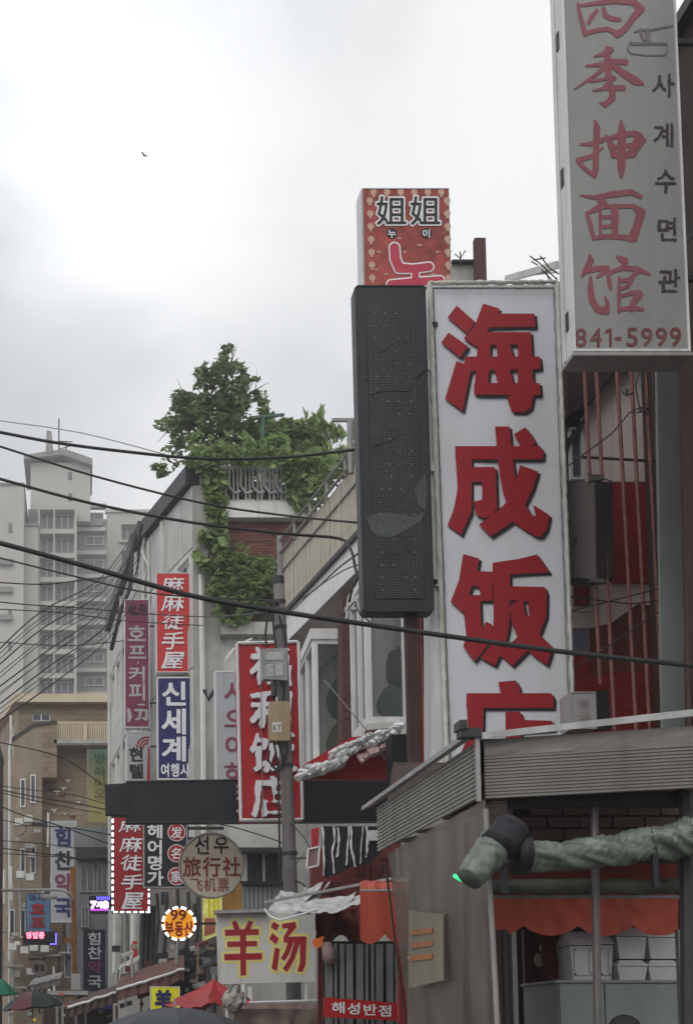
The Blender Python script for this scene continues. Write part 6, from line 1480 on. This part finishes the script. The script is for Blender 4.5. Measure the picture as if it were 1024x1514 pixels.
C_([(-20,948,40),(90,955,40),(160,950,40),(190,946,39)], .8, 'thin wire low before the apartment tower')
ORD = 'first second third fourth fifth sixth seventh eighth ninth tenth eleventh twelfth thirteenth'.split()
for i in range(13):
    a = 966+i*9+random.uniform(-3,3)
    C_([(-10, a, 30), (60+i*1.5, a-62+random.uniform(-4,4), 31), (150+i, 852+i*7.5+random.uniform(-4,4), 34), (212-i*.8, 766+i*9, 38)], .55 if i % 3 else 1.0, ORD[i]+' wire from the top in the bundle fanning down from the roof edge', 4, 'wires fanning down from the roof edge')
C_([(210,775,38),(206,800,38.5),(203,840,39),(188,880,39),(172,925,41),(163,960,42)], 1.7, 'dark cable strand following the roof edge of the pale building')
for i, l in enumerate((([(0,1162),(60,1170),(110,1176),(158,1190)]), ([(0,1168),(50,1178),(110,1188),(160,1198)]), ([(0,1172),(60,1186),(150,1203)]), ([(0,1192),(35,1206),(90,1222),(160,1248)]), ([(0,1212),(34,1220),(38,1228),(28,1238)]), ([(35,1221),(100,1224),(165,1235)]), ([(0,1243),(80,1250),(160,1262)]), ([(0,1254),(60,1262),(160,1275)]), ([(0,1262),(90,1268),(165,1276)]), ([(0,1098),(90,1120),(150,1160)]))):
    C_([(x, y, 33) for x, y in l], 1.0 if i % 2 else .7, ORD[i]+' of the low thin cables running from the left edge to the black board', 5, 'low cables at the left')
C_([(300,1216,22.5),(340,1222,22),(400,1240,21.2),(424,1250,21)], 1.0, 'thin cable from under the black board to the pole')
C_([(428,1215,21),(450,1240,20),(465,1262,18),(500,1275,18)], .9, 'thin cable sagging from the pole towards the torn banner')
C_([(432,1300,21),(450,1310,20.6),(455,1325,20.4),(470,1330,20)], 1.3, 'short cable loop low on the utility pole')
C_([(478,1005,20.5),(500,1030,20.4),(535,1072,20.3),(560,1100,20.3)], .9, 'thin pale wire slanting before the left bay window', 4, mat=m_rail)
C_([(505,905,19),(515,900,18),(525,890,17.5),(530,905,17.4),(560,930,17.2)], 1.2, 'short cable knot beside the lower part of the led board')
C_([(448,885,28),(470,868,26),(500,840,24),(530,818,20)], 1.3, 'black cable running along the white eave')
C_([(430,905,29),(465,872,26),(505,845,22),(530,835,20)], .9, 'thin cable just below the one along the white eave')
# roof pipe T behind the led board
single('vent_pipe', MB().tube([W(517,622,25), W(519,700,25)], .06).bar(W(491,621,25), W(524,621,25), .06), m_rail, 'grey T shaped pipe rising left of the led board top', 'pipe')
# insulator cluster by led board
single('cable_bracket', MB().bar(W(510,905,18), W(528,880,18), .03).bar(W(510,900,18), W(528,900,18), .04).bar(W(515,885,18), W(512,915,18), .03), m_alu, 'small white cable bracket by the lower left of the led board', 'bracket')
# bird
c = W(214, 230, 60)
o = thing('bird', 'tiny dark bird gliding in the pale sky at upper left', 'bird', c)
part('body', MB().tube([c+Vector((-.09,0,.0)), c+Vector((-.03,0,.01)), c+Vector((.05,0,0)), c+Vector((.14,0,-.02))], lambda t: .004+.036*math.sin(min(1, .15+t)*3.0), 6), m_dark_metal, o, smooth=True)
part('wing', MB().prism([c+Vector((-.03,0,.01)), c+Vector((.04,0,.01)), c+Vector((-.08,-.1,.10)), c+Vector((-.20,-.12,.09))], (0,0,.01)), m_dark_metal, o)
part('wing', MB().prism([c+Vector((-.02,0,.01)), c+Vector((.05,0,.01)), c+Vector((.24,.1,.06)), c+Vector((.12,.12,.10))], (0,0,.01)), m_dark_metal, o)

def umbrella(label, x, y, d, rad, h, mats, ribs=8, tilt=(0,0)):
    c = W(x, y, d); o = thing('umbrella', label, 'umbrella', c-Vector((0,0,.95)))
    base = ORG[o.name]
    for k in range(ribs):
        a0, a1 = k*2*math.pi/ribs, (k+1)*2*math.pi/ribs
        def P(u, v):
            a = a0+(a1-a0)*u; r_ = rad*v*(1-.07*math.sin(u*math.pi)*v); z = -h*(v**2.1)-.02*math.sin(u*math.pi)*v
            return c+Vector((r_*math.cos(a), r_*math.sin(a), z+tilt[0]*r_*math.cos(a)+tilt[1]*r_*math.sin(a)))
        part('canopy_panel', MB().grid(P, 5, 7), mats[k % len(mats)], o, smooth=True)
        part('rib', MB().tube([P(0, i/5)+Vector((0,0,-.008)) for i in range(6)], .003, 4), m_dark_metal, o)
    part('shaft', MB().tube([c+Vector((0,0,.06)), base+Vector((0,0,.08))], .008, 6), m_rail, o)
    part('handle', MB().tube([base+Vector((0,0,.1)), base+Vector((0,0,0))], .016, 8), m_black, o)
m_umb = M('dark grey umbrella cloth', (.03,.034,.04), .5, .15, 3, .2, bump=.05)
m_umb2 = M('near black umbrella cloth', (.02,.028,.028), .7, .2, 3, .2, bump=.05)
m_umb3 = M('green umbrella cloth', (.01,.12,.07), .5, .15, 3, .2, bump=.05)
umbrella('large dark grey umbrella at the bottom edge', 258, 1490, 9, .78, .36, [m_umb])
umbrella('black green umbrella at lower left', 48, 1466, 16, .36, .19, [m_umb2, m_umb2, M('umbrella wine panel', (.08,.02,.03), .5, .2, 3, .2, bump=.05)], tilt=(.1,0))
umbrella('green umbrella cut by the left border', -6, 1447, 17, .26, .2, [m_umb3])
# red market parasol (folded fabric)
def parasol():
    o = thing('parasol', 'red market parasol with sagging folds below the lamb soup board', 'parasol', W(315, 1500, 18.6)-Vector((0,0,1.4)))
    c = W(316, 1447, 18.6); n = 6
    mr = M('wet red cloth', (.30,.018,.022), .4, .2, 3, .3, gcol=(.1,.01,.01), bump=.1)
    for k in range(n):
        a0, a1 = k*2*math.pi/n+.3, (k+1)*2*math.pi/n+.3
        def P(u, v):
            a = a0+(a1-a0)*u; s_ = math.sin(u*math.pi); r_ = 1.0*v*(1-.12*s_)
            return c+Vector((r_*math.cos(a)*.74, r_*math.sin(a)*.8, -.36*v**.8-.06*s_*v+.07*noise.noise(Vector((u*4+k, v*5, 2)))*v))
        part('canopy_panel', MB().grid(P, 8, 8), mr, o, smooth=True)
    part('shaft', MB().tube([c+Vector((0,0,.05)), Vector((c.x, c.y, 0))], .025, 8), m_rail, o)
parasol()
o = thing('stall_roof', 'brownish cloth covered stall roof along the bottom under the lamb soup board', 'roof', W(410, 1510, 18))
part('cloth', crumple(lambda u, v: W(338+u*130, 1485+v*5-u*3, 17.6+(1-v)*.2)+Vector((0,-.3*v,-.35*v)), 30, 8, .06, 6, 7), M('brown pink wet cloth', (.16,.11,.095), .6, .2, 3, .4), o, smooth=True)
part('front_cloth', crumple(lambda u, v: W(345+u*128, 1492+v*60, 17.2), 24, 10, .08, 5, 17, (0,-1,0)), M('brown pink wet cloth', (.16,.11,.095)), o, smooth=True)
part('edge_pipe', MB().tube([W(368,1483,17.3), W(470,1480,17.3)], .02), m_alu, o)
part('leg', MB().bar(W(372,1490,17.4), W(372,1960,17.4), .04), m_rail, o); part('leg', MB().bar(W(468,1490,17.4), W(468,1960,17.4), .04), m_rail, o)
single('bundle', crumple(lambda u, v: W(345,1478,17)+Vector((math.cos(u*6.283)*math.sin(v*3.14)*.13, math.sin(u*6.283)*math.sin(v*3.14)*.1, math.cos(v*3.14)*.16)), 20, 14, .12, 9, 3, (.5,-.6,.5)), M('grey white tangle', (.33,.31,.28), .8, .4, 12, .6, streak=False), 'grey white tangled bundle on the stall roof right of the red parasol', 'bundle', smooth=True)
single('hanging_bags', MB().tube([W(360,1456,17.8), W(361,1484,17.8)], .03, 8).tube([W(371,1460,17.8), W(372,1480,17.8)], .025, 8), m_foam, 'pair of white bags hanging under the lamb soup board', 'bags')

# ---------------- lower left street clutter
def shops():
    # shop block under the pale building, street side, d 30..36
    o = thing('shop_building', 'dark cluttered shop front at street level below the dashed red sign', 'building', (1.9, 33, 0))
    d = 33
    part('wall', MB().prism([W(222,1700,34), W(330,1700,33), W(330,1318,33), W(222,1312,34)], (0,.3,0)), M('grimy grey wall', (.17,.155,.14), .8, .3, 1.5, .6), o)
    for k, (x, y, w_, h) in enumerate(((236,1318,14,20),(283,1335,12,40),(240,1352,8,26),(300,1405,22,20),(268,1400,14,18))):
        wd = part('window', MB().box(W(x,y,32.8).x, W(x+w_,y,32.8).x, 32.75, 32.9, W(x,y+h,32.8).z, W(x,y,32.8).z), m_alu_dark, o)
        part('pane', MB().box(W(x+1.5,y,32.8).x, W(x+w_-1.5,y,32.8).x, 32.72, 32.745, W(x,y+h-1.5,32.8).z, W(x,y+1.5,32.8).z), m_glass, wd)
    for x, y in ((245,1322),(262,1315),(278,1320),(232,1322),(292,1316)):
        part('pipe', MB().tube([W(x,y,32.5), W(x+2,y+40,32.4), W(x-3,y+90,32.4)], .05, 6), m_dark_metal, o)
    part('beam', MB().bar(W(225,1420,31), W(330,1402,31), .12, .25), m_dark_metal, o)
    for i in range(7):
        x = 170+i*9; part('pipe', MB().tube([W(x, 1352, 35), W(x+random.uniform(-2,2), 1440, 35)], .05+.03*(i%2), 6), (m_dirty_white, m_alu_dark, m_polec)[i%3], o)
    part('side_wall', MB().prism([W(160,1700,36), W(232,1700,36), W(232,1345,36), W(160,1345,36)], (0,.3,0)), m_concrete, o)
    part('sign_strip', MB().box(W(196,1400,34.5).x, W(203,1400,34.5).x, 34.5, 34.6, W(200,1417,34.5).z, W(200,1392,34.5).z), m_red_face, o)
    for x in (213, 219, 227): part('dark_post', MB().tube([W(x,1340,31), W(x-4,1445,31)], .07, 6), m_dark_metal, o)
    for i, (x, y) in enumerate(((236,1418),(250,1405),(290,1398),(300,1416),(310,1430))):
        part('box', MB().box(W(x,y,29.5).x, W(x+11,y,29.5).x, 29.5, 29.9, W(x,y+12,29.5).z, W(x,y,29.5).z), (m_concrete, m_alu_dark, m_sheet)[i%3], o)
    part('shutter', ribbed(W(232,1500,30.5)-Vector((0,0,W(232,1500,30.5).z)), W(305,1500,29.6)-Vector((0,0,W(305,1500,29.6).z)), .2, W(240,1420,30).z, 16, .03), m_dark_metal, o)
shops()
def street_awning(label, x0, y0, x1, y1, h, d0, d1, mat, seed, edge=True):
    o = thing('awning', label, 'awning', W((x0+x1)/2, max(y0, y1)+h, d0))
    def P(u, v):
        p = W(x0+(x1-x0)*u, y0+(y1-y0)*u+h*(1-v), d0).lerp(W(x0+(x1-x0)*u*.9+10, y0+(y1-y0)*u, d1), v); p.z += .05*noise.noise(Vector((u*6, v*3, seed))); return p
    part('awning_cloth', MB().grid(P, 20, 6), mat, o, smooth=True)
    def Vv(u, v): p = P(u, 0); return p+Vector((0, .02*math.sin(u*40), -.22*v))
    part('valance', MB().grid(Vv, 40, 3), mat, o, smooth=True)
    if edge: part('edge_bar', MB().tube([P(i/12, 0)+Vector((0,-.03,.0)) for i in range(13)], .03, 5), m_alu, o)
m_bra = M('brown awning cloth', (.13,.06,.05), .6, .2, 2, .35)
street_awning('brown red awning below the round yellow sign', 172, 1442, 272, 1412, 22, 27, 30, m_bra, 1)
street_awning('dark brown awning lower left of the red parasol', 100, 1478, 172, 1456, 12, 28, 31, M('dark brown awning cloth', (.07,.045,.038), .6, .2, 2, .35), 2)
street_awning('small pale canopy above the brown red awning', 174, 1424, 212, 1408, 10, 32, 34, m_sheet, 4, False)
street_awning('faded beige awning at the left edge near the round sign', 42, 1448, 90, 1436, 10, 46, 48, m_concrete, 6)
def low_left():
    o = thing('market_stall', 'low grey stall with shelves at the bottom left between the umbrellas and awnings', 'stall', W(100, 1540, 30)); d = 30
    part('counter', MB().box(W(66,1500,d).x, W(165,1500,d).x, d, d+.8, 0, W(100,1492,d).z), m_brownwall, o)
    part('roof', MB().box(W(70,1470,d).x, W(130,1470,d).x, d-.2, d+1, W(100,1472,d).z, W(100,1466,d).z), m_alu_dark, o)
    for x in (84, 92, 112, 126): part('post', MB().bar(W(x,1466,d), W(x+1,1545,d), .06), m_rail, o)
    mats = (m_sheet, m_yellow, m_crate, m_orange, m_foam, m_maroon, m_tan)
    random.seed(31)
    for i in range(34):
        x = random.uniform(20, 165); y = random.uniform(1462, 1510); dd = d-random.uniform(.3, 1.0); s_ = random.uniform(2, 5)
        part('goods_box', MB().box(W(x,y,dd).x, W(x+s_*1.4,y,dd).x, dd, dd+.2, W(x,y+s_,dd).z, W(x,y,dd).z), mats[i % 7] if i % 2 else m_brownwall, o)
    # back wall of grey shops behind the signs
    b = thing('shop_building', 'grey shop fronts with window frames and air conditioners behind the navy pharmacy sign', 'building', W(130, 1530, 50)); d = 51
    part('wall', MB().box(W(109,1400,d).x, W(172,1400,d).x, d, d+.5, 0, W(100,1222,d).z), M('blue grey render', (.2,.21,.215), .7, .2, 1.5, .5), b)
    P = lambda u, v, n=0: Vector((W(60,1400,d).x+u, d+n-.05, v))
    for (x0,y0,x1,y1) in ((118,1275,140,1320),(143,1275,160,1320),(120,1340,132,1372),(140,1480,160,1500)):
        k = d/F_PX; window(b, P, (x0-60)*k, W(100,y1,d).z, (x1-60)*k, W(100,y0,d).z, .05, .06, 1, m_alu_dark)
    part('hood', MB().box(W(112,1400,d).x, W(160,1400,d).x, d-.6, d, W(100,1272,d).z, W(100,1256,d).z), m_dark_metal, b)
    for x, y in ((22,1210),(36,1205),(24,1288),(38,1292),(12,1395),(30,1400),(44,1396),(60,1398)):
        dd = 57.5; part('air_conditioner', MB().box(W(x,y,dd).x, W(x+12,y,dd).x, dd, dd+.5, W(x,y+10,dd).z, W(x,y,dd).z), m_dirty_white, b)
low_left()
def clutter():
    random.seed(77)
    o = thing('market_goods', 'jumble of boxes, hoods and pipes on the dim stall fronts around the round yellow sign', 'goods', (2.2, 29, 0))
    ms = [m_brownwall, m_dark_metal, m_alu_dark, m_concrete, m_sheet, m_polec, m_tan, m_dkred, m_crate, m_black]
    for i in range(70):
        x = random.uniform(165, 330); y = random.uniform(1395, 1505); dd = 28.6+random.uniform(-.8, .8); k = random.random()
        if 1400 < y < 1460 and x > 300: continue
        if k < .55: part('box', MB().box(W(x,y,dd).x, W(x+random.uniform(4,14),y,dd).x, dd, dd+.2, W(x,y+random.uniform(3,10),dd).z, W(x,y,dd).z), random.choice(ms), o)
        elif k < .8: part('pipe', MB().tube([W(x,y-14,dd), W(x+random.uniform(-3,3),y+20,dd)], random.uniform(.015,.04), 6), random.choice(ms), o)
        else: part('slanted_board', MB().prism([W(x,y,dd), W(x+18,y-6,dd), W(x+19,y-2,dd), W(x+1,y+4,dd)], (0,.3,.05)), random.choice(ms), o)
    q = thing('wall_fittings', 'air conditioners, pipes and ledges cluttering the lower wall of the tan house', 'fittings', (-2, 56, 0))
    for i in range(60):
        x = random.uniform(-2, 108); y = random.uniform(1215, 1500); dd = 58.2; k = random.random()
        if k < .45: part('air_conditioner', MB().box(W(x,y,dd).x, W(x+random.uniform(6,13),y,dd).x, dd, dd+.4, W(x,y+random.uniform(5,10),dd).z, W(x,y,dd).z), random.choice([m_dirty_white, m_alu_dark, m_concrete]), q)
        elif k < .8: part('pipe', MB().tube([W(x,y-20,dd), W(x+random.uniform(-1,1),y+30,dd)], random.uniform(.04,.09), 6), random.choice([m_dirty_white, m_dark_metal, m_alu_dark]), q)
        else: part('ledge', MB().box(W(x,y,dd).x, W(x+24,y,dd).x, dd-.2, dd+.3, W(x,y+2.5,dd).z, W(x,y,dd).z), random.choice([m_dark_metal, m_concrete]), q)
clutter()

# ---------------- person at the bottom right, only the hair shows in the photograph
def person():
    d = 8.2; top = W(921, 1501, d); x = top.x; H = top.z
    o = thing('person', 'person with short dark hair, only the top of the head showing at the bottom right', 'person', (x, d, 0))
    k = H/1.75
    V_ = {'pelvis':(0,0,.95,.15),'belly':(0,0,1.12,.14),'chest':(0,0,1.32,.16),'neckb':(0,.0,1.47,.07),'neck':(0,-.01,1.53,.055),'head0':(0,-.02,1.60,.085),'head1':(0,-.02,1.68,.085),
         'shl':(-.17,0,1.42,.06),'ell':(-.23,.03,1.14,.045),'wrl':(-.22,-.08,.90,.032),'hal':(-.22,-.12,.82,.035),
         'shr':(.17,0,1.42,.06),'elr':(.23,.03,1.14,.045),'wrr':(.22,-.08,.90,.032),'har':(.22,-.12,.82,.035),
         'hipl':(-.09,0,.9,.10),'knl':(-.1,-.01,.5,.065),'anl':(-.1,.02,.1,.045),'tol':(-.1,-.14,.04,.04),
         'hipr':(.09,0,.9,.10),'knr':(.1,-.01,.5,.065),'anr':(.1,.02,.1,.045),'tor':(.1,-.14,.04,.04)}
    E = ['pelvis belly','belly chest','chest neckb','neckb neck','neck head0','head0 head1','chest shl','shl ell','ell wrl','wrl hal','chest shr','shr elr','elr wrr','wrr har','pelvis hipl','hipl knl','knl anl','anl tol','pelvis hipr','hipr knr','knr anr','anr tor']
    ks = list(V_); me = bpy.data.meshes.new('body'); me.from_pydata([(V_[q][0]*k, V_[q][1]*k, V_[q][2]*k) for q in ks], [tuple(ks.index(z) for z in e_.split()) for e_ in E], [])
    b = bpy.data.objects.new('body', me); COL.objects.link(b)
    m = b.modifiers.new('s', 'SKIN'); 
    for i, q in enumerate(ks): me.skin_vertices[0].data[i].radius = (V_[q][3]*k,)*2
    me.skin_vertices[0].data[0].use_root = True
    b.modifiers.new('u', 'SUBSURF').levels = 2
    me2 = bpy.data.meshes.new_from_object(b.evaluated_get(bpy.context.evaluated_depsgraph_get())); me2.materials.clear(); me2.materials.append(M('dark jacket cloth', (.03,.03,.035), .8, .2, 6, .1))
    for p in me2.polygons: p.use_smooth = True
    b.modifiers.clear(); b.data = me2; b.parent = o; ORG[b.name] = ORG[o.name]
    c = Vector((x, d-.02*k, H-.10))
    hair = MB().grid(lambda u, v: c+Vector((math.cos(u*6.283)*math.sin(v*2.1)*.098, math.sin(u*6.283)*math.sin(v*2.1)*.112+.01, math.cos(v*2.1)*.10))*1.0+Vector((0,0,.006*noise.noise(Vector((u*20, v*14, 2))))), 28, 14)
    part('hair', hair, M('dark hair', (.012,.010,.010), .6, .3, 20, 0, bump=.6, bscale=60), o, smooth=True)
    part('face', MB().grid(lambda u, v: c+Vector((math.cos(u*6.283)*math.sin(v*3.14)*.075, -.028+math.sin(u*6.283)*math.sin(v*3.14)*.085, -.06+math.cos(v*3.14)*.10)), 20, 14), M('skin', (.42,.26,.18), .6, .1, 8, 0, bump=0), o, smooth=True)
person()
# ------------------------------------------------------------------ thin wet air: far things pale towards the sky
hz = bpy.data.materials.new('haze'); hz.use_nodes = True; _n = hz.node_tree.nodes; _n.remove(_n['Principled BSDF'])
_v = _n.new('ShaderNodeVolumePrincipled'); _v.inputs['Density'].default_value = .0016; _v.inputs['Color'].default_value = (.95,.96,.97,1); _v.inputs['Anisotropy'].default_value = .2
hz.node_tree.links.new(_v.outputs[0], [q for q in _n if q.type == 'OUTPUT_MATERIAL'][0].inputs['Volume'])
single('haze', MB().box(-420, 420, -80, 720, -1.3, 110), hz, kind='stuff')
